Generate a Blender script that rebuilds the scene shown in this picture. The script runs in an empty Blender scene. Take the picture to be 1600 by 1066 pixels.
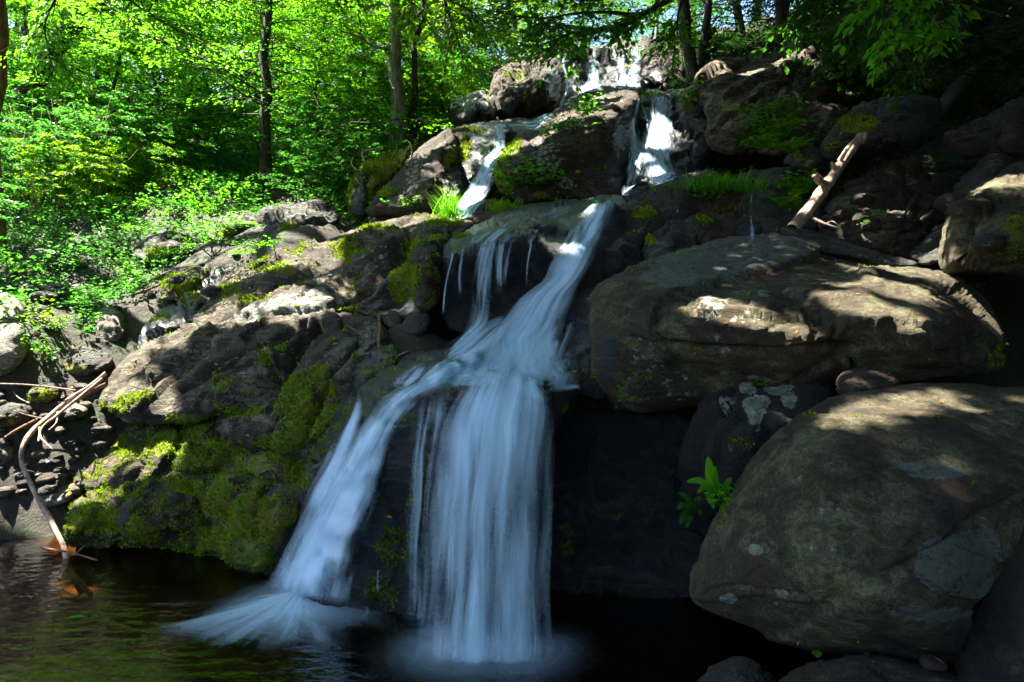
import bpy, math, random
import numpy as np
from mathutils import Vector, Matrix
from mathutils.bvhtree import BVHTree

# ------------------------------------------------------------------ camera, sky, sun, exposure
SC = bpy.context.scene
COL = SC.collection
FPX = 1066.7            # focal length in pixels of the 1600 px wide photograph (24 mm lens)
CAMZ = 2.0
cam_d = bpy.data.cameras.new('camera'); cam = bpy.data.objects.new('camera', cam_d); COL.objects.link(cam)
cam.location = (0, 0, CAMZ); cam.rotation_euler = (math.radians(90), 0, 0)
cam_d.sensor_width = 36; cam_d.lens = 24; cam_d.clip_start = 0.05; cam_d.clip_end = 2000
SC.camera = cam

SUN = np.array([-0.46, 0.17, 0.87]); SUN /= np.linalg.norm(SUN)      # direction towards the sun
elev = math.asin(SUN[2]); azim = math.atan2(SUN[0], SUN[1])
W = bpy.data.worlds.new('World'); SC.world = W; W.use_nodes = True
nt = W.node_tree; bg = nt.nodes['Background']
sky = nt.nodes.new('ShaderNodeTexSky'); sky.sky_type = 'NISHITA'; sky.sun_disc = False
sky.sun_elevation = elev; sky.sun_rotation = azim
sky.air_density = 1.0; sky.dust_density = 1.2; sky.ozone_density = 3.0
nt.links.new(sky.outputs[0], bg.inputs[0]); bg.inputs[1].default_value = 0.072
sd = bpy.data.lights.new('sun', 'SUN'); sd.energy = 5.0; sd.angle = math.radians(0.5); sd.color = (1.0, 0.94, 0.82)
so = bpy.data.objects.new('sun', sd); COL.objects.link(so)
so.rotation_euler = Vector(SUN).to_track_quat('Z', 'Y').to_euler(); so.location = (-20, 10, 40)
SC.view_settings.view_transform = 'Standard'; SC.view_settings.look = 'None'
SC.view_settings.exposure = 3.08; SC.view_settings.gamma = 1.0
SC.cycles.use_denoising = True
try: SC.cycles.denoiser = 'OPENIMAGEDENOISE'
except Exception: pass
SC.cycles.max_bounces = 7; SC.cycles.diffuse_bounces = 3; SC.cycles.glossy_bounces = 2
SC.cycles.transmission_bounces = 4; SC.cycles.transparent_max_bounces = 24
SC.cycles.use_adaptive_sampling = True; SC.cycles.adaptive_threshold = 0.02
SC.cycles.caustics_reflective = False; SC.cycles.caustics_refractive = False
SC.cycles.sample_clamp_indirect = 6.0

rng = np.random.default_rng(7)
random.seed(7)

# ------------------------------------------------------------------ maths helpers
def PX(px, py, Y):
    return np.array([(px-800.0)/FPX*Y, Y, CAMZ+(533.0-py)/FPX*Y])
def PXA(px, py, Y):
    px = np.asarray(px, float); py = np.asarray(py, float); Y = np.asarray(Y, float)
    return np.stack([(px-800.0)/FPX*Y, Y, CAMZ+(533.0-py)/FPX*Y], -1)

def _h(ix, iy, iz, s):
    h = (ix.astype(np.int64)*374761393 + iy.astype(np.int64)*668265263 + iz.astype(np.int64)*2246822519 + s*3266489917) & 0xffffffff
    h = ((h ^ (h >> 13))*1274126177) & 0xffffffff
    h = ((h ^ (h >> 16))*2654435761) & 0xffffffff
    return h ^ (h >> 15)
def noise3(p, s=0):
    """gradient noise about -1..1"""
    f = np.floor(p); i = f.astype(np.int64); d = p-f
    u = d*d*d*(d*(d*6-15)+10)
    out = 0
    for cx in (0, 1):
        wx = u[:, 0] if cx else 1-u[:, 0]
        for cy in (0, 1):
            wy = u[:, 1] if cy else 1-u[:, 1]
            for cz in (0, 1):
                wz = u[:, 2] if cz else 1-u[:, 2]
                h = _h(i[:, 0]+cx, i[:, 1]+cy, i[:, 2]+cz, s)
                gx = (h & 1023)/511.5-1; gy = ((h >> 10) & 1023)/511.5-1; gz = ((h >> 20) & 1023)/511.5-1
                out = out + wx*wy*wz*(gx*(d[:, 0]-cx)+gy*(d[:, 1]-cy)+gz*(d[:, 2]-cz))
    return out*1.5
def fbm(p, o=4, s=0, ridged=False, gain=0.5):
    a, t, f = 1.0, 0, 1.0; tot = 0
    for k in range(o):
        n = noise3(p*f+k*17.3, s+k)
        if ridged: n = 1-2*np.abs(n)
        t = t+a*n; tot += a; a *= gain; f *= 2.03
    return t/tot
def facets(p, s=0):
    """broken-rock offsets: every cell is a tilted flat piece; returns offset (-1..1) and distance to the crack"""
    f = np.floor(p); i = f.astype(np.int64)
    best = np.full(len(p), 9.0); sec = np.full(len(p), 9.0); val = np.zeros(len(p))
    for cx in (-1, 0, 1):
        for cy in (-1, 0, 1):
            for cz in (-1, 0, 1):
                h = _h(i[:, 0]+cx, i[:, 1]+cy, i[:, 2]+cz, s)
                q = np.stack([(h & 1023)/1023., ((h >> 10) & 1023)/1023., ((h >> 20) & 1023)/1023.], -1)+f+np.array([cx, cy, cz])
                h2 = _h(i[:, 0]+cx, i[:, 1]+cy, i[:, 2]+cz, s+99)
                g = np.stack([(h2 & 1023)/511.5-1, ((h2 >> 10) & 1023)/511.5-1, ((h2 >> 20) & 1023)/511.5-1], -1)
                dv = p-q; d = np.sqrt((dv**2).sum(1))
                v = (((h >> 5) & 255)/127.5-1)*0.6+(g*dv).sum(1)*0.8
                c = d < best
                sec = np.where(c, best, np.minimum(sec, d))
                val = np.where(c, v, val); best = np.where(c, d, best)
    return val, sec-best
def sstep(a, b, x):
    t = np.clip((x-a)/(b-a), 0, 1); return t*t*(3-2*t)
def rotm(ax, ay, az):
    return np.array((Matrix.Rotation(ax, 3, 'X') @ Matrix.Rotation(ay, 3, 'Y') @ Matrix.Rotation(az, 3, 'Z')))

def tps_fit(x, v, lam=1e-3):
    n = len(x)
    d = np.sqrt(((x[:, None]-x[None])**2).sum(-1))
    K = np.where(d > 1e-9, d*d*np.log(np.maximum(d, 1e-9)), 0)+lam*np.eye(n)
    Pm = np.hstack([np.ones((n, 1)), x])
    A = np.zeros((n+3, n+3)); A[:n, :n] = K; A[:n, n:] = Pm; A[n:, :n] = Pm.T
    w = np.linalg.solve(A, np.concatenate([v, np.zeros(3)]))
    def ev(q):
        out = np.zeros(len(q))
        for a in range(0, len(q), 20000):
            qq = q[a:a+20000]
            dd = np.sqrt(((qq[:, None]-x[None])**2).sum(-1))
            Kq = np.where(dd > 1e-9, dd*dd*np.log(np.maximum(dd, 1e-9)), 0)
            out[a:a+20000] = Kq@w[:n]+w[n]+qq@w[n+1:]
        return out
    return ev

# ------------------------------------------------------------------ object helpers
def tag(o, label=None, cat=None, group=None, kind=None):
    if label: o['label'] = label
    if cat: o['category'] = cat
    if group: o['group'] = group
    if kind: o['kind'] = kind
    return o
def mesh_np(name, V, Fq, mat, smooth=True, attrs=None, uv=None, parent=None, loc=None):
    """V (n,3); Fq (m,3|4) int or list of such arrays; attrs {name: per-vertex float}"""
    me = bpy.data.meshes.new(name)
    Fs = Fq if isinstance(Fq, list) else [Fq]
    Fs = [f for f in Fs if len(f)]
    nl = sum(f.size for f in Fs); nf = sum(len(f) for f in Fs)
    o = bpy.data.objects.new(name, me)
    V = np.asarray(V, float)
    if loc is None and parent is None:
        loc = np.array([V[:, 0].mean(), V[:, 1].mean(), V[:, 2].min()])
    if loc is None: loc = np.zeros(3)
    me.vertices.add(len(V)); me.vertices.foreach_set('co', (V-loc).astype(np.float32).ravel())
    me.loops.add(nl); me.loops.foreach_set('vertex_index', np.concatenate([f.ravel() for f in Fs]).astype(np.int32))
    me.polygons.add(nf)
    st = np.concatenate([np.full(len(f), f.shape[1]) for f in Fs])
    me.polygons.foreach_set('loop_start', np.concatenate([[0], np.cumsum(st)[:-1]]).astype(np.int32))
    me.polygons.foreach_set('loop_total', st.astype(np.int32))
    me.update(calc_edges=True)
    me.polygons.foreach_set('use_smooth', np.full(nf, smooth))
    for k, a in (attrs or {}).items():
        at = me.attributes.new(k, 'FLOAT', 'POINT'); at.data.foreach_set('value', np.asarray(a, np.float32))
    if mat: me.materials.append(mat)
    COL.objects.link(o); o.location = tuple(loc)
    if parent is not None:
        o.parent = parent
        o.location = tuple(np.array(loc)-np.array(parent.location))
    return o

def vnormals(V, Fq):
    a, b, c, d = (V[Fq[:, k]] for k in range(4))
    n = np.cross(c-a, d-b)
    N = np.zeros_like(V)
    for k in range(4): np.add.at(N, Fq[:, k], n)
    return N/np.maximum(np.linalg.norm(N, axis=1, keepdims=True), 1e-9)

# ------------------------------------------------------------------ materials
class NT:
    def __init__(s, name):
        s.m = bpy.data.materials.new(name); s.m.use_nodes = True
        s.t = s.m.node_tree; s.t.nodes.clear(); s.out = s.n('OutputMaterial')
    def n(s, typ, **kw):
        nd = s.t.nodes.new('ShaderNode'+typ)
        for k, v in kw.items():
            if isinstance(k, str) and k.startswith('i_'): nd.inputs[k[2:].replace('_', ' ')].default_value = v
            else: setattr(nd, k, v)
        return nd
    def l(s, a, b): s.t.links.new(a, b)
    def val(s, x, sock):
        if hasattr(x, 'is_output') or isinstance(x, bpy.types.NodeSocket): s.l(x, sock)
        else: sock.default_value = x
    def math(s, op, a, b=None, c=None, clamp=False):
        nd = s.n('Math', operation=op, use_clamp=clamp)
        for k, x in enumerate((a, b, c)):
            if x is not None: s.val(x, nd.inputs[k])
        return nd.outputs[0]
    def mix(s, f, a, b, mode='MIX'):
        nd = s.n('Mix', data_type='RGBA', blend_type=mode)
        s.val(f, nd.inputs[0]); s.val(a, nd.inputs[6]); s.val(b, nd.inputs[7])
        return nd.outputs[2]
    def noise(s, vec, scale, detail=4, rough=0.55, dist=0.0, dim='3D'):
        nd = s.n('TexNoise', noise_dimensions=dim)
        s.l(vec, nd.inputs['Vector']); nd.inputs['Scale'].default_value = scale
        nd.inputs['Detail'].default_value = detail; nd.inputs['Roughness'].default_value = rough
        nd.inputs['Distortion'].default_value = dist
        return nd.outputs[0]
    def ramp(s, f, stops):
        nd = s.n('ValToRGB'); s.l(f, nd.inputs[0]); e = nd.color_ramp.elements
        while len(e) < len(stops): e.new(0.5)
        for k, (p, c) in enumerate(stops):
            e[k].position = p; e[k].color = (c, c, c, 1) if isinstance(c, (int, float)) else (*c, 1)
        return nd.outputs[0]
    def attr(s, name):
        return s.n('Attribute', attribute_name=name).outputs['Fac']
    def sm(s, x, a, b):
        nd = s.n('MapRange', interpolation_type='SMOOTHSTEP'); s.val(x, nd.inputs[0])
        nd.inputs[1].default_value = a; nd.inputs[2].default_value = b
        return nd.outputs[0]
    def mapping(s, vec, scale=(1, 1, 1), rot=(0, 0, 0), loc=(0, 0, 0)):
        nd = s.n('Mapping'); s.l(vec, nd.inputs[0]); nd.inputs['Scale'].default_value = scale
        nd.inputs['Rotation'].default_value = rot; nd.inputs['Location'].default_value = loc
        return nd.outputs[0]

def rock_material(name, dark, mid, light, stain=(0.10, 0.055, 0.03), wetcol=(0.008, 0.014, 0.018), strat=(0.3, 0.5, 0.2), scale=1.0, bump=1.0, crk=1.0, zs=3.5):
    t = NT(name); co = t.n('TexCoord').outputs['Object']
    lay = t.mapping(co, scale=(1.0, 1.0, zs), rot=strat)
    n1 = t.noise(co, 1.3*scale, 6, 0.6, 0.4)
    n2 = t.noise(lay, 5.0*scale, 8, 0.65, 0.3)
    n3 = t.noise(co, 28*scale, 6, 0.7)
    n4 = t.noise(co, 110*scale, 3, 0.6)
    a = t.math('ADD', t.math('MULTIPLY', n1, 0.45), t.math('ADD', t.math('MULTIPLY', n2, 0.35), t.math('MULTIPLY', n3, 0.2)))
    col = t.ramp(a, [(0.40, dark), (0.50, mid), (0.59, light)])
    st = t.sm(t.noise(t.mapping(co, loc=(3, 7, 1)), 2.6*scale, 7, 0.68, 0.6), 0.50, 0.62)
    col = t.mix(t.math('MULTIPLY', st, 0.75), col, (*stain, 1))
    sp = t.sm(n4, 0.38, 0.60)
    col = t.mix(0.72, col, t.mix(sp, (0.25, 0.25, 0.25, 1), (1.0, 1.0, 1.0, 1)), 'MULTIPLY')
    col = t.mix(0.35, col, t.mix(t.sm(n3, 0.40, 0.58), (0.35, 0.35, 0.35, 1), (1.0, 1.0, 1.0, 1)), 'MULTIPLY')
    ba = t.sm(t.math('ADD', t.attr('bare'), t.math('MULTIPLY', t.math('SUBTRACT', t.math('ADD', t.math('MULTIPLY', n3, .5), t.math('MULTIPLY', n2, .5)), 0.5), 4.5)), 0.45, 0.9)
    col = t.mix(t.math('MULTIPLY', ba, 0.62), col, t.mix(n3, (0.05, 0.07, 0.07, 1), (0.21, 0.24, 0.21, 1)))
    # fine dark cracks
    vo = t.n('TexVoronoi', feature='DISTANCE_TO_EDGE'); 
    wv = t.n('VectorMath', operation='ADD'); t.l(lay, wv.inputs[0])
    nn = t.n('TexNoise'); t.l(co, nn.inputs['Vector']); nn.inputs['Scale'].default_value = 3*scale; t.l(nn.outputs['Color'], wv.inputs[1])
    t.l(wv.outputs[0], vo.inputs['Vector']); vo.inputs['Scale'].default_value = 1.7*scale
    crack = t.math('MULTIPLY', t.math('SUBTRACT', 1.0, t.sm(vo.outputs[0], 0.0, 0.035)), t.sm(n1, 0.45, 0.6))
    col = t.mix(t.math('MULTIPLY', crack, 0.8*crk), col, (0.008, 0.007, 0.006, 1))
    # lichen: pale crusty discs; also colours the painted sun patches of the ledges
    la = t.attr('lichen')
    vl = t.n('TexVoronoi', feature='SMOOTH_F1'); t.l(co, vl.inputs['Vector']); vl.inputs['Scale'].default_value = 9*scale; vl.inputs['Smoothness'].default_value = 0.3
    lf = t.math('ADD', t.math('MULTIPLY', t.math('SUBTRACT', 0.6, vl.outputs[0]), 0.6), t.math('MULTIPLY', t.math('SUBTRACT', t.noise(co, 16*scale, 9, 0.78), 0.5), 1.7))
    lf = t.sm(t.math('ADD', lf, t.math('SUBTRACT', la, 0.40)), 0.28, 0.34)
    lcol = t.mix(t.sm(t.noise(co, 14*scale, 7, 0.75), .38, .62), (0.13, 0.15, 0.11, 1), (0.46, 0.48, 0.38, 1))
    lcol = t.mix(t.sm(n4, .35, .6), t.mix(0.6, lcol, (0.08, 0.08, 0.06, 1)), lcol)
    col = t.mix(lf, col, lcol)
    # wet
    w = t.attr('wet')
    wf = t.sm(t.math('ADD', w, t.math('MULTIPLY', t.math('SUBTRACT', n2, 0.5), 0.7)), 0.40, 0.62)
    wc = t.mix(0.72, col, (*wetcol, 1))
    wc = t.mix(0.3, wc, (*wetcol, 1))
    col = t.mix(wf, col, wc)
    # moss
    m = t.attr('moss')
    mn = t.noise(co, 7*scale, 6, 0.7)
    mf = t.sm(t.math('ADD', m, t.math('ADD', t.math('MULTIPLY', t.math('SUBTRACT', mn, 0.52), 1.8), t.math('MULTIPLY', t.math('SUBTRACT', n1, 0.5), 2.2))), 0.42, 0.60)
    mc = t.mix(t.noise(co, 45, 4, 0.7), (0.030, 0.062, 0.003, 1), (0.27, 0.38, 0.012, 1))
    mc = t.mix(t.sm(t.noise(co, 3.0, 4), 0.4, 0.6), mc, (0.21, 0.20, 0.012, 1))
    col = t.mix(mf, col, mc)
    rough = t.math('SUBTRACT', 0.85, t.math('MULTIPLY', wf, t.math('SUBTRACT', 0.62, t.math('MULTIPLY', n3, 0.25))))
    rough = t.math('MAXIMUM', rough, t.math('MULTIPLY', mf, 0.9))
    h = t.math('ADD', t.math('MULTIPLY', n2, 0.9), t.math('ADD', t.math('MULTIPLY', n3, 0.35), t.math('MULTIPLY', n4, 0.22)))
    h = t.math('SUBTRACT', h, t.math('MULTIPLY', crack, 0.25*crk))
    h = t.math('ADD', h, t.math('MULTIPLY', t.math('MULTIPLY', mf, t.noise(co, 60, 3, 0.7)), 0.5))
    b = t.n('Bump'); b.inputs['Strength'].default_value = 1.0; b.inputs['Distance'].default_value = 0.10*bump; t.l(h, b.inputs['Height'])
    pb = t.n('BsdfPrincipled'); t.l(col, pb.inputs['Base Color']); t.l(rough, pb.inputs['Roughness']); t.l(b.outputs[0], pb.inputs['Normal'])
    pb.inputs['Specular IOR Level'].default_value = 0.5
    t.l(t.math('MULTIPLY', wf, 0.45), pb.inputs['Coat Weight']); pb.inputs['Coat Roughness'].default_value = 0.14
    t.l(b.outputs[0], pb.inputs['Coat Normal'])
    t.l(pb.outputs[0], t.out.inputs[0])
    return t.m

M = {}
M['brown'] = rock_material('brown_rock', (0.009, 0.006, 0.003), (0.052, 0.034, 0.017), (0.17, 0.135, 0.080))
M['grey'] = rock_material('grey_rock', (0.009, 0.010, 0.007), (0.058, 0.062, 0.048), (0.21, 0.22, 0.18), stain=(0.06, 0.042, 0.025))
M['ledge'] = rock_material('ledge_rock', (0.010, 0.007, 0.003), (0.088, 0.060, 0.028), (0.36, 0.31, 0.20), stain=(0.05, 0.035, 0.018), strat=(0.1, 0.45, 0.3))
M['boulder'] = rock_material('boulder_rock', (0.012, 0.009, 0.003), (0.095, 0.072, 0.028), (0.25, 0.24, 0.125), stain=(0.075, 0.042, 0.015), scale=1.5, bump=0.8, crk=0.2, zs=1.7)
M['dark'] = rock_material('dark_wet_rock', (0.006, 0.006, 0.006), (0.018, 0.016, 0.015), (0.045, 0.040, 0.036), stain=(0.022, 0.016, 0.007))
M['purple'] = rock_material('purple_rock', (0.009, 0.005, 0.005), (0.050, 0.030, 0.024), (0.16, 0.105, 0.090), stain=(0.06, 0.035, 0.022))
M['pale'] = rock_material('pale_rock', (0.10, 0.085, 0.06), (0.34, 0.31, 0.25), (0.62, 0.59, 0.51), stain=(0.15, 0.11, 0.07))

# ------------------------------------------------------------------ rock builder
ROCKS = []          # (V, F) of every rock and the ground, for resting things on them
def catmull(pts, per=8, closed=True):
    pts = np.asarray(pts, float); n = len(pts); out = []
    for k in range(n if closed else n-1):
        if closed: p0, p1, p2, p3 = (pts[(k+j-1) % n] for j in range(4))
        else: p0, p1, p2, p3 = (pts[min(max(k+j-1, 0), n-1)] for j in range(4))
        for t in np.linspace(0, 1, per, endpoint=False):
            out.append(0.5*((2*p1)+(-p0+p2)*t+(2*p0-5*p1+4*p2-p3)*t*t+(-p0+3*p1-3*p2+p3)*t**3))
    if not closed: out.append(pts[-1])
    return np.array(out)

def blobs(q, lst, default=0.0):
    """painted patches of moss / wet / lichen and, through lichen, of sun on the left ledges: (px, py, rx[, ry[, strength]])"""
    a = np.full(len(q), float(default))
    for b in lst:
        x, y, rx = b[:3]; ry = b[3] if len(b) > 3 else rx; s = b[4] if len(b) > 4 else 1.0
        d = np.sqrt(((q[:, 0]-x)/rx)**2+((q[:, 1]-y)/ry)**2)
        a = np.maximum(a, s*(1-sstep(0.45, 1.15, d))+default*0) if s > 0 else a*(1-(-s)*(1-sstep(0.45, 1.15, d)))
    return a

def poly_sd(q, poly, closed=True):
    poly = np.asarray(poly, float)[:, :2]; bd = np.full(len(q), 1e9); ins = np.zeros(len(q), bool)
    n = len(poly)
    for k in range(n if closed else n-1):
        p1, p2 = poly[k], poly[(k+1) % n]; e = p2-p1; t = np.clip((q-p1)@e/((e@e)+1e-9), 0, 1)
        bd = np.minimum(bd, np.linalg.norm(q-(p1+t[:, None]*e), axis=1))
        if closed and p1[1] != p2[1]: ins ^= ((q[:, 1] < p1[1]) != (q[:, 1] < p2[1])) & (q[:, 0] < (p2[0]-p1[0])*(q[:, 1]-p1[1])/(p2[1]-p1[1])+p1[0])
    return np.where(ins, bd, -bd) if closed else bd
def rock(name, label, mat, outline, ctrl=(), step=5, R=0.35, depth=None, T=0.8, Rb=0.6, lump=0.06, facet=0.05, fs=2.2, terr=0.0, tl=0.12, tdir=(0.25, 0.15, 1.0), fine=0.012,
         seed=1, moss=(), wet=(), lichen=(), m0=0.0, w0=0.0, l0=0.0, mossup=0.0, group=None, cat='rock', wob=3.0, aniso=None, plates=(), grooves=(), bare=()):
    ol = np.array(outline, float)
    c = catmull(ol, 8)
    if wob:   # uneven edge
        k = np.arange(len(c)); s = np.linalg.norm(ol.max(0)[:2]-ol.min(0)[:2])
        q = np.stack([c[:, 0]/28, c[:, 1]/28, np.full(len(c), seed*3.1)], 1)
        c[:, 0] += wob*fbm(q, 3, seed); c[:, 1] += wob*fbm(q+50, 3, seed)
    poly = c[:, :2]
    allp = np.vstack([ol]+([np.array(ctrl, float)] if len(ctrl) else []))
    ev = tps_fit(allp[:, :2]/100, allp[:, 2], 2e-3)
    lo = poly.min(0)-step; hi = poly.max(0)+step
    gx = np.arange(lo[0], hi[0]+step, step); gy = np.arange(lo[1], hi[1]+step, step)
    nx, ny = len(gx), len(gy)
    G = np.stack(np.meshgrid(gx, gy, indexing='ij'), -1).reshape(-1, 2)
    def inside(q):
        r = np.zeros(len(q), bool); a = poly; b = np.roll(poly, -1, 0)
        for (x1, y1), (x2, y2) in zip(a, b):
            if y1 == y2: continue
            r ^= ((q[:, 1] < y1) != (q[:, 1] < y2)) & (q[:, 0] < (x2-x1)*(q[:, 1]-y1)/(y2-y1)+x1)
        return r
    def near(q):
        bd = np.full(len(q), 1e9); bp = np.zeros_like(q); a = poly; b = np.roll(poly, -1, 0)
        for p1, p2 in zip(a, b):
            e = p2-p1; L = (e@e)+1e-12; t = np.clip((q-p1)@e/L, 0, 1)
            pp = p1+t[:, None]*e; d = ((q-pp)**2).sum(1); m = d < bd
            bd = np.where(m, d, bd); bp[m] = pp[m]
        return np.sqrt(bd), bp
    idx = np.arange(nx*ny).reshape(nx, ny)
    cc = np.stack(np.meshgrid(gx[:-1]+step/2, gy[:-1]+step/2, indexing='ij'), -1).reshape(-1, 2)
    keep = inside(cc)
    Q = np.stack([idx[:-1, :-1], idx[1:, :-1], idx[1:, 1:], idx[:-1, 1:]], -1).reshape(-1, 4)[keep]
    cnt = np.bincount(Q.ravel(), minlength=nx*ny)
    used = np.where(cnt > 0)[0]; remap = -np.ones(nx*ny, int); remap[used] = np.arange(len(used))
    Q = remap[Q]; q = G[used].copy(); bnd = cnt[used] < 4
    d, bp = near(q); q[bnd] = bp[bnd]; d[bnd] = 0
    D = ev(q/100); D = np.clip(D, allp[:, 2].min()*0.93, allp[:, 2].max()*1.07)
    em = d*D/FPX
    dp = R if depth is None else depth
    k = np.clip(em/R, 0, 1); Yf = D+dp*(1-np.sqrt(1-(1-k)**2))
    kb = np.clip(em/Rb, 0, 1); Yb = D+dp+T*np.sqrt(np.maximum(1-(1-kb)**2, 0))
    Vf = PXA(q[:, 0], q[:, 1], Yf); Vb = PXA(q[:, 0], q[:, 1], Yb)
    nb = np.where(~bnd)[0]; bi = np.arange(len(q)); bi[nb] = len(q)+np.arange(len(nb))
    V = np.vstack([Vf, Vb[nb]]); Fq = np.vstack([Q[:, ::1], bi[Q][:, ::-1]])
    # orientation: front faces towards the camera (-Y)
    N = vnormals(V, Fq)
    if (N[:len(q)][~bnd][:, 1].mean()) > 0: Fq = Fq[:, ::-1]; N = -N
    big = max(0.3, np.linalg.norm(V.max(0)-V.min(0)))
    Rm = rotm(0.3+seed*0.7, 0.2+seed*1.3, seed*2.1)
    Va = V
    if aniso is not None:
        ad = np.array(aniso)/np.linalg.norm(aniso); Va = V-0.68*(V@ad)[:, None]*ad
    p = Va@Rm.T+seed*11.7
    ys = max(1.0, float(np.median(V[:, 1]))/6)
    lim = np.clip(np.concatenate([em, em[nb]])/0.12, 0.25, 1.0)
    f1, cr = facets(p*fs/1.6+0.25*noise3(p*2.5, seed)[:, None], seed)
    f2, cr2 = facets(p*fs*1.9+0.2*noise3(p*5, seed+3)[:, None], seed+5)
    disp = lump*1.6*fbm(p*1.4, 3, seed)*lim
    disp += facet*lim*(f1*0.9+f2*0.35) - facet*0.35*(1-sstep(0, 0.07, cr))
    if terr > 0:
        td = np.array(tdir)/np.linalg.norm(tdir)
        s = V@td/tl+0.9*fbm(V*1.3, 3, seed+7); fl = np.floor(s); fr = s-fl
        h0 = (_h(fl.astype(np.int64), fl.astype(np.int64)*0, fl.astype(np.int64)*0+seed, 3) & 1023)/1023.
        h1 = (_h((fl+1).astype(np.int64), fl.astype(np.int64)*0, fl.astype(np.int64)*0+seed, 3) & 1023)/1023.
        hh = h0+(h1-h0)*sstep(0.72, 1.0, fr)
        disp += terr*lim*(hh-0.5-0.35*(sstep(0.80, 0.93, fr)-sstep(0.93, 1, fr)))
    disp += fine*1.3*ys*fbm(p*9/ys**0.7, 4, seed+11, ridged=True, gain=0.62)
    qw = q+np.stack([2.5*noise3(np.stack([q[:, 0]/14, q[:, 1]/14, q[:, 0]*0+seed], -1)), 2.5*noise3(np.stack([q[:, 0]/14, q[:, 1]/14, q[:, 0]*0+seed+9], -1))], -1)
    for pl, hgt, wd in plates:
        disp[:len(q)] += hgt*(sstep(-wd, wd, poly_sd(qw, catmull(np.array(pl, float), 4)))-(0.5 if hgt < 0 else 0))
    for gl, wd, dep in grooves:
        disp[:len(q)] -= dep*np.exp(-(poly_sd(qw, catmull(np.array(gl, float), 4, closed=False), False)/wd)**2)
    V = V+N*disp[:, None]
    N = vnormals(V, Fq)
    qq = np.vstack([q, q[nb]])
    mo = blobs(qq, moss, m0)
    if mossup: mo = np.maximum(mo, mossup*sstep(0.25, 0.8, N[:, 2]+0.3*fbm(V*1.5, 3, seed+20)))
    we = blobs(qq, wet, w0); li = blobs(qq, lichen, l0); ba = np.zeros(len(qq))
    for pl in bare: ba = np.maximum(ba, sstep(-4, 4, poly_sd(qq, catmull(np.array(pl, float), 4))))
    o = mesh_np(name, V, Fq, mat, True, {'moss': mo, 'wet': we, 'lichen': li, 'bare': ba})
    tag(o, label, cat, group, 'thing')
    ROCKS.append((V, Fq))
    MOSSY.append((o, V, Fq, N, mo, qq, len(q)))
    return o
MOSSY = []
# ------------------------------------------------------------------ the hillside and stream bed: one sheet
tp = []
def T_(px, py, Y): tp.append(PX(px, py, Y))
for a in [(100,870,6.9),(50,830,7.1),(50,760,7.6),(60,650,8.0),(-80,850,6.9),(150,600,8.6),(100,500,9.8),(200,470,10.6),(100,400,11.8),(300,400,12),(100,330,13.8),(250,300,15),(400,300,15.5),
          (500,330,14.2),(570,330,14.4),(600,250,16),(650,200,19),(700,170,21),(780,130,22.5),(560,200,21),(300,230,21),(100,230,21),(-300,250,21),(-100,400,12),(-200,600,8.8),(-300,800,7),
          (400,560,9.6),(300,750,8.0),(600,500,10.2),(620,400,11.8),(780,700,6.9),(700,560,8.8),(800,480,10.2),(860,420,11),(850,340,13.4),(750,300,14.6),(870,300,15.2),
          (750,220,16.4),(900,200,17.8),(1000,180,18),(870,150,21.5),(1000,120,23),(930,90,25),(1000,80,25),
          (1000,700,7.2),(1150,800,6.2),(1000,1000,5.2),(1300,1120,4.4),(1500,1100,4.0),(1300,600,7.2),(1600,640,6.8),(1200,420,10),(1400,410,9.6),(1600,440,9),(1100,330,13),(1300,300,12.8),
          (1500,280,11.2),(1650,200,12),(1400,160,15),(1200,150,18.5),(1300,90,19.5),(1100,90,22),(1200,60,24),(1500,100,17),(1600,50,17),(1900,0,15),(2200,300,8),(2100,700,5),
          (800,98,32),(200,190,36),(-500,190,36),(1400,-30,30),(1900,-150,24),(1100,60,34)]:
    T_(*a)
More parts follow.
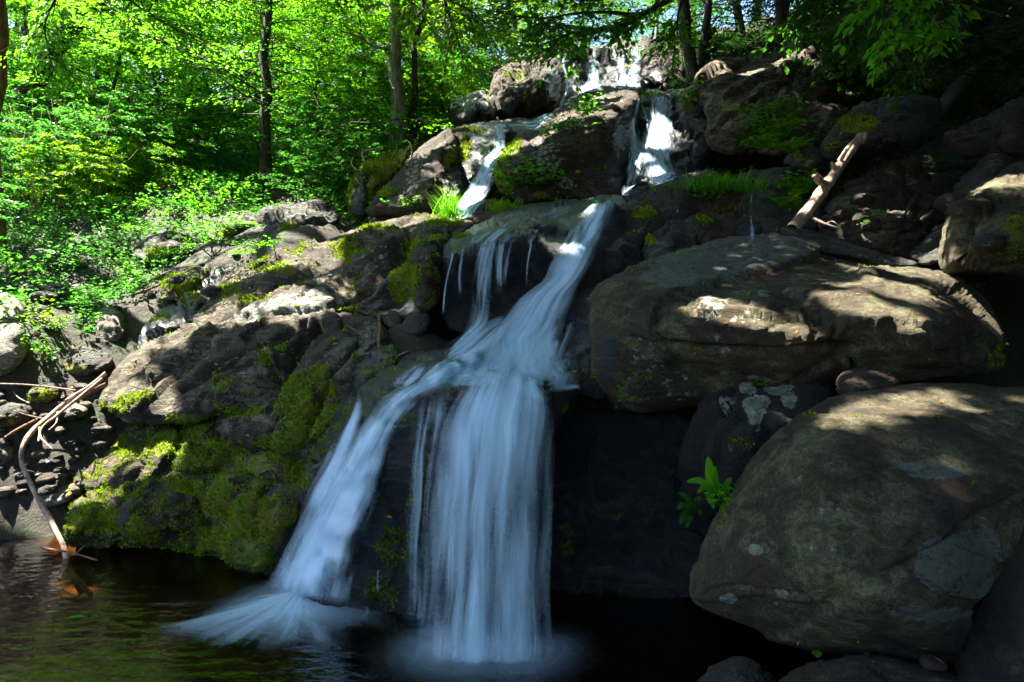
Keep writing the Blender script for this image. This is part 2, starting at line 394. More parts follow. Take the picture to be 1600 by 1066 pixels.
LB = [
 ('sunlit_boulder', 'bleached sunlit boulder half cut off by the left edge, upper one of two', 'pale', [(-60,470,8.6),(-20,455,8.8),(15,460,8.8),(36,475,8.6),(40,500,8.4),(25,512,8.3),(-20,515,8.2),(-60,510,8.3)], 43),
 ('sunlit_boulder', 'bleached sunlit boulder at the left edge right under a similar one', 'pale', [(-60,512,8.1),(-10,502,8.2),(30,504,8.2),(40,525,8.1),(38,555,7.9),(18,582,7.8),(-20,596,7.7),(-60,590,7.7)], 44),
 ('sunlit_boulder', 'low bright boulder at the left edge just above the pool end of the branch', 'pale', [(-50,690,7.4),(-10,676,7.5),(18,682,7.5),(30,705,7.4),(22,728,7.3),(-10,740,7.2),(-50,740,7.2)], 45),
 ('oval_stone', 'oval dark topped stone lying in shade near the driftwood tip', 'grey', [(76,560,8.4),(92,542,8.6),(120,536,8.7),(152,545,8.6),(176,560,8.4),(168,576,8.2),(140,586,8.1),(104,586,8.1),(84,578,8.2)], 46),
 ('egg_stone', 'pale egg shaped stone among weeds beside the little trickle', 'pale', [(134,508,9.2),(146,490,9.4),(166,481,9.5),(186,488,9.4),(196,510,9.2),(192,530,9),(168,541,8.9),(146,534,9)], 47),
 ('grey_stone', 'grey stone beneath the left edge boulders', 'grey', [(-20,640,7.6),(5,625,7.7),(35,628,7.7),(50,640,7.6),(44,658,7.5),(20,668,7.4),(-10,666,7.4)], 48),
 ('mossy_stone', 'dark stone with a yellow moss patch between branch and boulders', 'grey', [(34,608,7.9),(50,598,8),(74,596,8),(90,606,7.9),(86,622,7.8),(64,630,7.7),(44,626,7.7)], 49),
 ('bank_stone', 'small squarish stone in the weeds above the bleached boulders', 'brown', [(46,462,9.4),(60,448,9.5),(88,446,9.5),(106,456,9.4),(98,470,9.3),(64,474,9.2)], 50),
 ('bank_stone', 'mottled flat stone in the weeds with a stem lying on it', 'grey', [(40,400,11),(60,390,11.2),(92,394,11.2),(100,408,11),(80,420,10.9),(52,418,10.9)], 51),
 ('bank_stone', 'small grey stone at the upper end of the weedy slope', 'grey', [(112,352,12.4),(128,342,12.5),(152,345,12.5),(158,358,12.3),(136,368,12.2),(116,364,12.2)], 52),
 ('bank_stone', 'grey stone peeping out below the upper weeds', 'grey', [(108,378,11.8),(130,370,12),(156,374,11.9),(152,390,11.7),(126,394,11.6)], 53),
 ('lichen_boulder', 'spotted grey boulder beneath the leaning sapling', 'grey', [(206,398,11),(222,376,11.3),(250,362,11.5),(282,360,11.5),(300,374,11.3),(296,395,11),(262,408,10.8),(226,410,10.8)], 54),
 ('blocky_boulder', 'blocky lichen covered boulder sitting on top of the left ledge', 'grey', [(408,350,11.2),(406,328,11.5),(428,322,11.7),(455,322,11.8),(490,314,11.9),(512,318,11.9),(528,336,11.6),(526,350,11.3),(500,352,11.1),(470,362,10.9),(440,378,10.7),(420,374,10.8)], 55),
 ('flat_boulder', 'flat grey boulder left of the blocky lichen boulder', 'grey', [(322,368,11.6),(328,346,11.9),(350,336,12.1),(385,332,12.2),(408,340,12),(402,365,11.5),(380,380,11.2),(345,382,11.2)], 56),
 ('flat_boulder', 'flat boulder dappled with shade behind the leaning sapling', 'grey', [(196,300,13.8),(230,286,14.1),(290,284,14.3),(340,296,14),(350,318,13.6),(300,330,13.2),(230,326,13.3)], 57),
 ('half_buried_stone', 'small dark stone tucked under the leaves left of the flat boulder', 'grey', [(186,318,13.2),(200,304,13.4),(222,308,13.3),(226,326,13),(205,336,12.9)], 58),
 ('pebble_slab', 'pale stone beside the branch on the gravel shore', 'pale', [(92,640,7.8),(108,628,7.9),(130,632,7.9),(136,644,7.8),(118,654,7.7),(98,652,7.7)], 59),
 ('pebble_slab', 'light stone next to the peeled end of the branch', 'pale', [(96,610,8.2),(112,600,8.3),(128,606,8.2),(124,618,8.1),(104,620,8.1)], 60),
 ('shore_stone', 'wet brown stone at the end of the gravel shore', 'brown', [(48,745,7.3),(60,735,7.4),(82,736,7.4),(84,750,7.2),(60,756,7.2)], 61),
 ('hollow_stone', 'mossy stone lying in the dark hollow under the upper ledge', 'grey', [(598,500,8.2),(610,486,8.3),(626,488,8.3),(628,504,8.1),(612,512,8)], 62),
 ('hollow_stone', 'angular purplish stone in the dark hollow beside the shelf', 'purple', [(628,508,7.9),(645,492,8),(668,490,8),(672,506,7.8),(655,524,7.6),(636,522,7.7)], 63),
 ('top_edge_stone', 'layered stone in the gap between the left ledge and the blocky boulder', 'brown', [(330,396,11.2),(352,384,11.4),(380,382,11.4),(376,396,11.1),(350,404,11)], 64),
]
for _r in LB:      # the ground passes under every loose stone
    _o = np.array(_r[3], float); _c = _o.mean(0); _k = _o[:, 1].argmax(); _w = (_o[:, 0].max()-_o[:, 0].min())*_c[2]/FPX
    T_(_c[0], _o[_k, 1]-0.38*(_o[_k, 1]-_o[:, 1].min()), _o[_k, 2]+0.12*_w)
for p in [(0,2,-0.55),(-2,3,-0.5),(-4,4,-0.5),(-1,5,-0.55),(-3,5.6,-0.45),(0,4.6,-0.6),(-4.6,6.2,-0.2),(-6,3,-0.35),(-4.6,5,-0.45),(-5.4,6.4,-0.35),(-4.2,6.6,-0.3),(-6.6,5,-0.25),(-9,4,0.8),(-9,0,0.6),(0,-2,-0.4),(-3,-3,-0.3),(2.2,2,-0.1),(4,0,1.0),(7,1,2.6),(0,-10,-0.2),(-12,-5,3),(12,-5,6),
          (0,-30,0),(-40,-20,6),(45,-20,12),(-60,40,22),(-100,100,34),(0,110,46),(60,60,40),(110,100,66),(-120,0,20),(120,0,50),(0,-90,0),(90,-90,20),(-90,-90,8),(20,15,17),(14,8,9)]:
    tp.append(np.array(p, float))
tp = np.array(tp)
_tev = tps_fit(tp[:, :2]/10, tp[:, 2], 5e-3)
def ground_z(x, y, detail=True):
    q = np.stack([x, y], -1)
    z = _tev(q/10)
    if detail:
        p3 = np.stack([x, y, np.zeros_like(x)], -1)
        z = z+0.22*fbm(p3*0.8, 4, 31)*np.clip(np.hypot(x, y)/8, 0.3, 2.0)+0.05*fbm(p3*4, 3, 33)
    return z
def warp_axis(lo, hi, f0, f1, fine, grow=1.12):
    a = list(np.arange(f0, f1, fine)); s = fine
    while a[-1] < hi: s *= grow; a.append(a[-1]+s)
    b = [f0]; s = fine
    while b[-1] > lo: s *= grow; b.append(b[-1]-s)
    return np.array(b[::-1][:-1]+a)
gx = warp_axis(-160, 160, -13, 13, 0.11); gy = warp_axis(-120, 150, 1, 26, 0.11)
GX, GY = np.meshgrid(gx, gy, indexing='ij')
GZ = ground_z(GX.ravel(), GY.ravel()).reshape(GX.shape)
ii = np.arange(GX.size).reshape(GX.shape)
GF = np.stack([ii[:-1, :-1], ii[1:, :-1], ii[1:, 1:], ii[:-1, 1:]], -1).reshape(-1, 4)
GV = np.stack([GX.ravel(), GY.ravel(), GZ.ravel()], -1)

t = NT('forest_soil'); co = t.n('TexCoord').outputs['Object']
n1 = t.noise(co, 0.9, 6, 0.6); n2 = t.noise(co, 9, 7, 0.7); n3 = t.noise(co, 60, 4, 0.7)
col = t.ramp(t.math('ADD', t.math('MULTIPLY', n1, 0.4), t.math('MULTIPLY', n2, 0.6)), [(0.35, (0.006, 0.005, 0.003)), (0.5, (0.022, 0.018, 0.009)), (0.66, (0.060, 0.050, 0.028))])
col = t.mix(t.sm(n3, 0.52, 0.66), col, (0.11, 0.065, 0.03, 1))
col = t.mix(t.sm(t.noise(co, 2.2, 6, 0.7), 0.5, 0.6), col, (0.022, 0.035, 0.006, 1))
sx = t.n('SeparateXYZ'); t.l(co, sx.inputs[0])
col = t.mix(t.sm(sx.outputs[2], 0.03, -0.06), col, t.mix(t.sm(n2, .4, .6), (0.10, 0.052, 0.018, 1), (0.15, 0.105, 0.055, 1)))
b = t.n('Bump'); b.inputs['Distance'].default_value = 0.09; t.l(t.math('ADD', n2, t.math('MULTIPLY', n3, 0.3)), b.inputs['Height'])
pb = t.n('BsdfPrincipled'); t.l(col, pb.inputs['Base Color']); pb.inputs['Roughness'].default_value = 0.8; t.l(b.outputs[0], pb.inputs['Normal'])
t.l(pb.outputs[0], t.out.inputs[0]); M['soil'] = t.m
ground = mesh_np('ground', GV, GF, M['soil'], True, loc=np.zeros(3)); tag(ground, 'dark forest floor of soil, stones and dead leaves rising on both banks', kind='structure')
# ------------------------------------------------------------------ rocks of the upper falls
rock('wet_cliff', 'dark wet cliff band behind the topmost falls', M['dark'],
     [(862,96,20.5),(880,82,21),(930,76,21.5),(975,76,21.8),(1000,72,22),(1020,84,22),(1045,100,21.6),(1060,125,21),(1070,150,20),(1010,158,19.4),(930,168,18.8),(872,176,18.5),(862,140,19.5)],
     [(960,110,20.6),(900,120,20.2),(1020,120,20.6)], step=4, R=0.8, T=1.5, lump=0.12, facet=0.22, fs=0.9, w0=0.9, seed=2, moss=[(985,92,8,12,.8),(945,80,10,5,.7)])
rock('peaked_rock', 'dark pointed rock standing against the sky above the topmost falls', M['brown'],
     [(985,90,22.6),(995,74,22.8),(1006,58,23),(1018,64,23),(1030,74,22.8),(1044,84,22.4),(1040,100,22),(1005,104,22)], [(1012,82,21.8)], step=3, R=0.7, T=1.2, facet=0.15, fs=1.2, seed=3)
rock('pink_rock', 'pinkish brown rock just to the right of the topmost falls', M['purple'],
     [(996,98,21),(1012,82,21.2),(1030,74,21.2),(1052,84,20.8),(1075,100,20.3),(1092,120,19.5),(1082,140,18.5),(1050,140,18.6),(1015,128,19.2),(1000,112,20)],
     [(1045,105,19.4)], step=3, R=0.6, T=1.0, facet=0.16, fs=1.3, seed=4, wet=[(1020,120,22,14,.9),(1050,128,30,10,.8)])
rock('round_top_boulder', 'big rounded brown boulder with a wet dark side left of the thin top trickle', M['brown'],
     [(771,172,16.5),(768,140,17),(775,118,17.6),(792,104,18),(822,96,18.3),(856,91,18.5),(872,97,18.3),(882,112,17.8),(884,140,17.2),(876,165,16.8),(852,181,16.4),(815,188,16.2),(786,187,16.2)],
     [(830,135,16.6),(860,110,17.3),(860,150,16.5),(795,150,16.4)], step=3, R=0.9, T=1.6, lump=0.12, facet=0.10, fs=1.0, seed=5,
     wet=[(862,140,20,42,1),(805,175,30,16,.7)], moss=[(812,120,10,8,.9),(806,150,9,26,.65),(822,160,8,26,.6),(795,120,14,6,.5)], l0=0.25)
rock('dark_low_rock', 'low dark wet rock under leaves beside the round top boulder', M['purple'],
     [(704,176,16),(706,158,16.3),(722,150,16.8),(745,143,17),(768,146,17),(776,170,16.4),(772,190,16),(742,194,15.6),(715,191,15.7)],
     [(740,168,15.7)], step=3, R=0.6, facet=0.16, fs=1.5, seed=6, w0=0.55, moss=[(765,160,10,18,.7)])
rock('pool_step_rock', 'flat wet step between the two upper boulders carrying a thin stream', M['dark'],
     [(772,200,15),(790,188,15.8),(830,182,16.4),(868,172,17),(895,166,17.2),(890,186,16),(862,200,15),(832,212,14.4),(805,222,14.2),(776,222,14.2)],
     [(830,196,15.4)], step=3, R=0.3, facet=0.07, fs=1.6, seed=7, w0=0.9)
rock('moss_stripe_rock', 'wet dark rock with a bright moss stripe left of the upper left fall', M['brown'],
     [(700,215,13.6),(716,200,14),(745,192,14.5),(776,192,14.6),(800,200,14.4),(806,222,13.8),(790,262,13),(770,300,12.4),(745,335,12),(712,345,11.8),(700,320,12),(708,275,12.8),(704,240,13.2)],
     [(740,230,13.3),(745,262,12.8)], step=3, R=0.5, T=0.9, facet=0.10, fs=1.3, m0=0.1, seed=8, wet=[(755,235,42,60,1),(740,300,50,50,1)],
     moss=[(728,228,10,24,1),(716,262,12,18,.9),(740,205,24,6,.7),(722,245,9,22,.9)])
rock('central_boulder', 'huge central boulder with a pale flat top and brown face between the two upper falls', M['brown'],
     [(1000,146,14.6),(992,139,15.2),(969,135,15.8),(935,137,16),(901,149,15.6),(881,163,15.2),(851,185,14.6),(827,203,14),(806,217,13.4),(788,234,12.9),(773,250,12.5),(770,272,12.2),(782,294,11.9),
      (800,306,11.8),(822,318,11.6),(870,310,11.5),(900,312,11.5),(938,317,11.6),(972,306,12),(981,272,12.5),(985,216,13.2),(994,176,14)],
     [(998,152,13.9),(962,166,13.5),(925,180,13.2),(890,200,12.8),(856,222,12.5),(830,245,12.2),(935,155,14.8),(890,180,14),(940,240,12.6),(880,270,12),(960,290,12),(820,290,11.7)],
     step=3, R=0.45, T=1.6, lump=0.08, facet=0.10, fs=1.6, terr=0.08, tl=0.35, tdir=(0.5,0.2,0.8), aniso=(.8,.4,.5), seed=9,
     lichen=[(930,160,70,18,.55),(880,192,40,14,.5),(860,250,34,42,.62),(885,285,24,16,.6),(842,235,16,26,.6)], moss=[(786,238,16,34,1),(806,222,10,22,.95),(780,272,12,24,.9),(795,290,26,14,.8),(865,305,40,10,.6)],
     wet=[(972,225,18,60,1),(960,270,26,40,.8),(925,230,16,30,.4)])
rock('lichen_slab', 'leaning rock face spotted with white lichen left of the upper left fall', M['brown'],
     [(709,203,13.2),(696,205,13.2),(675,218,13),(658,232,12.9),(641,246,12.7),(624,270,12.5),(606,287,12.3),(584,312,12.0),(572,336,11.8),(618,338,11.5),(665,338,11.3),(700,336,11.3),(720,308,11.7),(723,285,12.1),(714,250,12.7)],
     [(690,225,12.6),(650,290,11.7),(690,300,11.6)], step=3, R=0.4, T=0.9, facet=0.09, fs=1.4, terr=0.04, tl=0.3, tdir=(0.7,0,0.7), m0=0.12, seed=10,
     lichen=[(655,275,34,42,.64),(640,310,26,26,.6),(690,225,18,16,.5)], moss=[(700,250,10,16,.8),(600,300,26,16,.8),(690,290,20,20,.4)], wet=[(705,300,22,40,.9)])
rock('mossy_bank_rock', 'mossy dark rock under the roots at the forest edge', M['dark'],
     [(545,300,13),(556,268,13.4),(580,250,13.6),(615,240,13.6),(645,232,13.5),(640,256,13.2),(615,284,12.9),(590,308,12.6),(572,338,12.3),(550,336,12.4)],
     [(580,290,12.6)], step=3, R=0.35, facet=0.14, fs=1.6, seed=11, m0=0.55, moss=[(590,265,40,26,.9)])
rock('upright_slab', 'narrow upright grey slab leaning in the mossy bank', M['grey'],
     [(555,300,12.6),(560,282,12.7),(568,278,12.7),(572,300,12.4),(573,330,12.2),(562,338,12.2),(553,325,12.3)], step=3, R=0.15, T=0.3, facet=0.04, fs=3, seed=12)
rock('right_fall_wall', 'dark wet wall behind the upper right fall', M['dark'],
     [(985,170,15),(995,150,15.6),(1015,142,16),(1050,140,16.2),(1085,142,16),(1108,160,15.4),(1112,205,14),(1108,245,13),(1080,275,12.3),(1050,292,12.2),(1000,300,12.2),(972,305,12.2),(975,270,12.8),(980,215,13.8)],
     [(1030,190,14.2),(1040,240,13.2),(1085,200,14.2)], step=3, R=0.4, T=1, facet=0.16, fs=1.2, seed=13, w0=0.95, moss=[(1072,165,14,26,.75),(1015,150,8,8,.8)])
rock('upper_right_boulder', 'large weathered brown outcrop with pale streaks to the right of the upper falls', M['ledge'],
     [(1084,140,14.8),(1092,114,15.6),(1110,98,16),(1134,89,16.4),(1160,92,16.2),(1185,85,16.2),(1206,84,16),(1226,72,16),(1249,62,16),(1268,66,15.8),(1280,84,15.2),(1292,102,14.8),(1294,138,14),(1280,158,13.6),(1322,170,13),
      (1312,192,12.4),(1292,216,11.8),(1250,238,11.4),(1190,240,11.6),(1128,240,12.2),(1104,214,13),(1104,178,13.8)],
     [(1140,125,14.8),(1200,120,14.4),(1230,160,13.3),(1150,180,13.2),(1270,190,12.5)], step=3, R=0.5, T=1.6, lump=0.12, facet=0.18, fs=1.3, terr=0.14, tl=0.4, tdir=(-0.5,0.2,0.8), aniso=(.7,.3,.6), seed=14,
     lichen=[(1190,120,90,50,.45),(1250,130,14,30,.6)], moss=[(1150,170,30,10,.7),(1210,175,50,12,.6)])
rock('grey_block', 'bluish grey block on top of the weathered outcrop', M['grey'],
     [(1232,98,15.3),(1238,75,15.6),(1250,63,15.8),(1266,66,15.7),(1262,82,15.4),(1248,96,15.2)], step=3, R=0.2, T=0.5, facet=0.05, seed=15)
rock('mossy_topped_boulder', 'dark boulder with a pale rim and yellow moss patch above the fallen log', M['grey'],
     [(1282,232,10),(1296,206,10.2),(1318,184,10.5),(1344,163,10.8),(1381,152,11),(1430,149,11),(1468,154,10.9),(1466,182,10.4),(1455,210,10),(1430,232,9.8),(1360,240,9.6),(1325,246,9.6),(1298,250,9.7)],
     [(1345,195,9.9),(1400,170,10.2),(1420,210,9.7)], step=3, R=0.45, T=1.0, facet=0.10, fs=1.3, seed=16, moss=[(1340,195,38,22,.85),(1305,230,16,14,.7)], lichen=[(1350,165,50,12,.5)], wet=[(1420,205,45,30,.9)])
rock('small_lichen_rock', 'small spotted rock by the ferns under the dark boulder', M['grey'],
     [(1228,256,10.2),(1240,236,10.3),(1265,229,10.4),(1286,236,10.3),(1290,254,10.1),(1262,264,9.9)], step=3, R=0.25, facet=0.07, fs=2.5, seed=17, moss=[(1250,245,12,8,.6)], l0=.4)
rock('slanting_slab', 'narrow grey slab leaning steeply in the dark bank', M['grey'],
     [(1461,182,11.8),(1470,156,12),(1494,125,12.3),(1519,104,12.5),(1530,112,12.3),(1502,146,11.9),(1470,184,11.6)], step=3, R=0.2, T=0.4, facet=0.05, fs=2, seed=18)
rock('high_bank_rock', 'reddish rock half lost in shade high on the right bank', M['purple'],
     [(1478,208,9.3),(1530,186,9.6),(1565,168,9.8),(1600,150,10),(1680,140,10),(1700,250,9),(1600,262,8.8),(1545,248,8.9),(1500,246,9)], [(1580,210,9)], step=4, R=0.4, facet=0.16, fs=1.4, seed=19)
rock('ridge_rock', 'dark rock with pale crest behind the rounded right bank boulder', M['grey'],
     [(1474,332,8.2),(1484,306,8.4),(1500,285,8.6),(1520,266,8.8),(1546,240,9),(1582,238,9),(1594,262,8.6),(1560,280,8.2),(1540,330,7.8),(1500,345,7.8)], [(1530,285,8)], step=3, R=0.3, facet=0.12, fs=1.8, seed=20, moss=[(1510,310,16,16,.4)], lichen=[(1560,250,26,14,.5)])
rock('rounded_bank_boulder', 'rounded dark boulder with one sunlit crest at the right edge', M['boulder'],
     [(1476,420,6.4),(1478,370,6.5),(1484,340,6.6),(1500,312,6.8),(1533,290,7),(1560,270,7.1),(1600,254,7.2),(1680,240,7.2),(1700,430,6),(1620,440,6),(1580,432,6),(1520,428,6.2)],
     [(1560,340,6.2),(1520,370,6.1)], step=4, R=0.5, T=1, facet=0.14, fs=1.3, seed=21, moss=[(1580,380,40,50,.45)])
rock('bank_rubble_rock', 'broken brown rock mass with pale ridges behind the fallen log', M['ledge'],
     [(1284,372,8.6),(1290,326,9),(1318,300,9.3),(1345,280,9.5),(1378,258,9.8),(1415,254,9.9),(1444,272,9.6),(1472,300,9.2),(1488,345,8.6),(1484,392,8.1),(1430,410,8),(1350,392,8.2)],
     [(1380,320,8.5),(1440,350,8.2),(1330,350,8.6)], step=3, R=0.5, T=1, lump=0.12, facet=0.26, fs=1.3, terr=0.06, tl=0.25, tdir=(0.4,0.2,0.8), seed=22)
rock('triangular_bank_rock', 'dull grey wedge between the rubble and the rounded boulder', M['grey'],
     [(1420,402,7.3),(1440,378,7.5),(1470,356,7.6),(1500,340,7.6),(1530,330,7.5),(1520,370,7.1),(1490,400,6.9),(1450,415,7)], step=3, R=0.25, facet=0.10, fs=2, seed=23)
# middle shelf -------------------------------------------------------
rock('purple_ledge', 'purplish brown ledge holding the grass tuft below the upper right fall', M['purple'],
     [(972,322,9.6),(988,300,10),(1030,284,10.4),(1068,274,10.6),(1095,266,10.8),(1124,270,10.7),(1152,284,10.4),(1168,302,10),(1162,330,9.6),(1110,338,9.5),(1080,362,9.1),(1040,354,9.1),(1008,346,9.2),(984,338,9.3)],
     [(1060,305,9.6),(1120,300,9.8)], step=3, R=0.3, T=0.8, facet=0.08, fs=1.5, seed=24, moss=[(1005,325,18,10,.75)], wet=[(990,330,20,20,.8)])
rock('long_ledge', 'long low brown ledge running right behind the grass tuft', M['purple'],
     [(1140,284,10.6),(1165,270,10.9),(1200,264,11),(1250,260,11),(1300,256,11),(1318,275,10.6),(1290,292,10.1),(1240,296,10),(1200,300,10),(1160,304,10)],
     [(1225,278,10.2)], step=3, R=0.25, facet=0.07, fs=1.7, seed=25)
rock('wet_channel_rock', 'black wet rock behind the small right trickle', M['dark'],
     [(1140,300,10),(1180,294,10.2),(1240,288,10.2),(1290,290,10.1),(1285,340,9.3),(1270,372,8.7),(1220,384,8.5),(1150,384,8.6),(1135,345,9.2)], [(1200,335,9.2)], step=3, R=0.3, facet=0.14, fs=1.6, seed=26, w0=0.95, moss=[(1240,310,20,26,.5)])
rock('mossy_step_rock', 'small stepped rock with yellow moss beside the middle cascade', M['grey'],
     [(968,352,9),(975,332,9.2),(1000,322,9.4),(1030,330,9.3),(1048,348,9.1),(1040,368,8.8),(1010,384,8.6),(985,392,8.4),(968,375,8.6)], [(1005,350,8.7)], step=2.5, R=0.2, facet=0.12, fs=2.5, seed=27,
     moss=[(1005,335,24,10,.9),(1020,372,16,10,.95),(990,360,14,12,.5)], wet=[(975,380,12,14,.8)])
rock('grey_wedge_rock', 'grey wedge shaped rock wet down its front above the big flat boulder', M['grey'],
     [(1002,398,8.2),(1010,372,8.4),(1030,356,8.6),(1052,346,8.7),(1076,350,8.7),(1090,362,8.5),(1084,384,8.2),(1066,404,7.9),(1040,416,7.7),(1018,416,7.8)], [(1045,380,8.1)], step=2.5, R=0.18, facet=0.09, fs=2.2, seed=28, moss=[(1016,376,14,10,.9)], wet=[(1036,390,14,22,.55)])
rock('under_grass_rock', 'flat rock under the hanging grass tuft', M['brown'],
     [(1068,352,8.9),(1085,336,9.1),(1115,332,9.2),(1150,336,9.2),(1162,350,9),(1150,378,8.5),(1110,386,8.3),(1078,378,8.4)], step=3, R=0.22, facet=0.09, fs=2, seed=29, moss=[(1100,350,20,10,.5)])
rock('blue_wet_rock', 'shiny wet rock stained blue by sky light right of the middle cascade', M['dark'],
     [(925,372,8.6),(950,350,8.9),(975,345,9),(1000,380,8.5),(1006,410,8.1),(1010,424,7.9),(985,434,7.7),(950,450,7.5),(930,462,7.4),(920,430,7.9)], [(965,400,8)], step=2.5, R=0.3, facet=0.10, fs=2.4, seed=30, w0=1.0)
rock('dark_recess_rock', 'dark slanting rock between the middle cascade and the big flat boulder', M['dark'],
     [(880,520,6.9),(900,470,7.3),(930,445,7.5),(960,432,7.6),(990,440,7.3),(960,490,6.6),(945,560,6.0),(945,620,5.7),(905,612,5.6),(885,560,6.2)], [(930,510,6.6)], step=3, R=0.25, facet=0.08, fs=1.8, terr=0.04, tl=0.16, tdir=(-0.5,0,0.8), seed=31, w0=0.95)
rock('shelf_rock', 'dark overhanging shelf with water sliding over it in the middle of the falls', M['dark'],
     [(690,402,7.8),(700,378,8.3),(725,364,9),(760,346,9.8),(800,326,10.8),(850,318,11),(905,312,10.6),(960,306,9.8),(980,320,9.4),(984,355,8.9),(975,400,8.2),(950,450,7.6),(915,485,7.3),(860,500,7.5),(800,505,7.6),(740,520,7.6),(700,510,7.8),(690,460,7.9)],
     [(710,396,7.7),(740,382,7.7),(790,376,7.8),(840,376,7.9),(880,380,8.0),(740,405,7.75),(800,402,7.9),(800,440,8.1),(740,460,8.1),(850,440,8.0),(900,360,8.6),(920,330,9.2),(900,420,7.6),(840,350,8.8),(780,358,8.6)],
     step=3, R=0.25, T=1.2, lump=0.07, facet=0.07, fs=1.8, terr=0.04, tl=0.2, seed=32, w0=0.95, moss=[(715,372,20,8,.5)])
rock('stream_splitting_rock', 'small mossy rock splitting the stream above the shelf', M['brown'],
     [(728,338,10.8),(742,320,11.2),(775,312,11.5),(806,319,11.4),(812,328,11.1),(790,342,10.6),(756,350,10.3)], step=2.5, R=0.2, facet=0.06, fs=2.2, seed=33, moss=[(775,322,18,10,.8),(790,330,20,8,.7)])
# left bank ledges ---------------------------------------------------
rock('upper_ledge', 'long sloping ledge with moss strips and a painted sun patch on the left bank', M['ledge'],
     [(300,500,8.9),(318,480,9.2),(340,448,9.7),(352,424,10.2),(372,404,10.7),(400,388,11.1),(425,380,11.3),(450,386,11.2),(500,378,11.2),(540,366,11.2),(580,352,11.3),(620,342,11.3),(655,332,11.3),(690,338,11),(725,342,10.6),(740,350,10.2),
      (722,366,9.4),(706,380,8.6),(694,400,8.1),(690,440,7.9),(680,482,7.8),(640,496,7.9),(590,498,8.0),(540,486,8.2),(500,500,8.1),(440,510,8.1),(370,520,8.2),(325,520,8.4)],
     [(420,470,8.7),(500,450,8.9),(560,420,9.3),(600,390,9.8),(640,376,9.9),(480,410,10.1),(400,430,9.8),(540,470,8.5),(600,430,8.7),(628,440,8.6),(660,420,8.2),(690,380,8.7),(560,470,8.6),(620,470,8.6),(450,490,8.3),(360,490,8.7)],
     step=3, R=0.3, T=1.0, lump=0.08, facet=0.06, fs=1.4, terr=0.11, tl=0.42, grooves=[([(345,500),(400,470),(450,440),(520,412),(600,380)],6,.13),([(400,425),(460,408),(520,400),(580,385)],5,.10),([(520,480),(570,455),(600,420),(640,395)],6,.14),([(370,410),(420,395),(470,402)],5,.10),([(560,400),(610,408),(640,380)],5,.10)], plates=[([(430,398),(455,378),(500,392),(470,404),(440,412)],.12,3),([(540,392),(580,372),(640,366),(620,396),(560,408)],.12,3),([(390,470),(450,452),(510,455),(520,474),(450,490),(380,492)],.07,3)], tdir=(-0.5,-0.2,0.85), aniso=(.75,.55,.45), m0=0.12, seed=34,
     moss=[(455,395,34,14,.85),(400,405,22,16,.9),(430,425,40,12,.62),(550,395,44,14,.75),(352,455,30,10,.8),(600,365,50,12,.6),(690,350,40,10,.85),(622,440,20,36,1),(640,400,20,26,.7),(540,480,20,10,.8),(520,350,20,10,.7),(400,470,50,8,.55)],
     wet=[(620,460,60,40,.8)], lichen=[(480,430,90,20,.5),(590,410,40,20,.5),(470,482,80,20,.85),(400,495,70,16,.8),(510,465,50,14,.8)])  # the stronger lichen blobs paint the sun patch in as pale colour
rock('bulging_ledge_lobe', 'brown rounded lobe hanging over the dark hollow beside the shelf', M['brown'],
     [(642,392,8.2),(655,366,8.6),(680,352,9),(704,352,9),(706,372,8.6),(692,400,8.0),(690,440,7.8),(680,478,7.7),(655,482,7.7),(645,450,7.9),(640,420,8)], [(668,410,7.7)], step=2.5, R=0.3, T=0.6, facet=0.05, fs=2, m0=0.3, seed=35,
     moss=[(650,380,10,18,.9),(690,370,16,10,.7),(648,440,9,36,.95)])
rock('trickle_side_rock', 'mossy brown rock left of the little side trickle', M['brown'],
     [(246,470,9.6),(249,440,10),(275,426,10.4),(304,414,10.7),(318,399,11),(355,386,11.4),(384,388,11.4),(360,408,10.8),(330,432,10.2),(300,458,9.7),(270,478,9.4)], [(300,435,9.9)], step=3, R=0.3, facet=0.13, fs=1.5, m0=0.35, seed=36,
     moss=[(270,440,24,20,.85),(290,450,20,20,.6),(350,400,20,12,.6)], lichen=[(285,440,16,14,.4)])
rock('channel_bed_rock', 'dark wet bed of the little side trickle', M['dark'],
     [(215,545,8.8),(235,500,9.3),(270,470,9.7),(310,440,10.2),(345,412,10.7),(372,402,10.9),(356,430,10.3),(335,465,9.7),(310,500,9.1),(262,522,8.8),(232,545,8.6)], [(300,470,9.6)], step=3, R=0.15, T=0.5, facet=0.12, fs=2, seed=37, w0=0.85, moss=[(300,470,20,30,.5),(250,500,20,14,.5)])
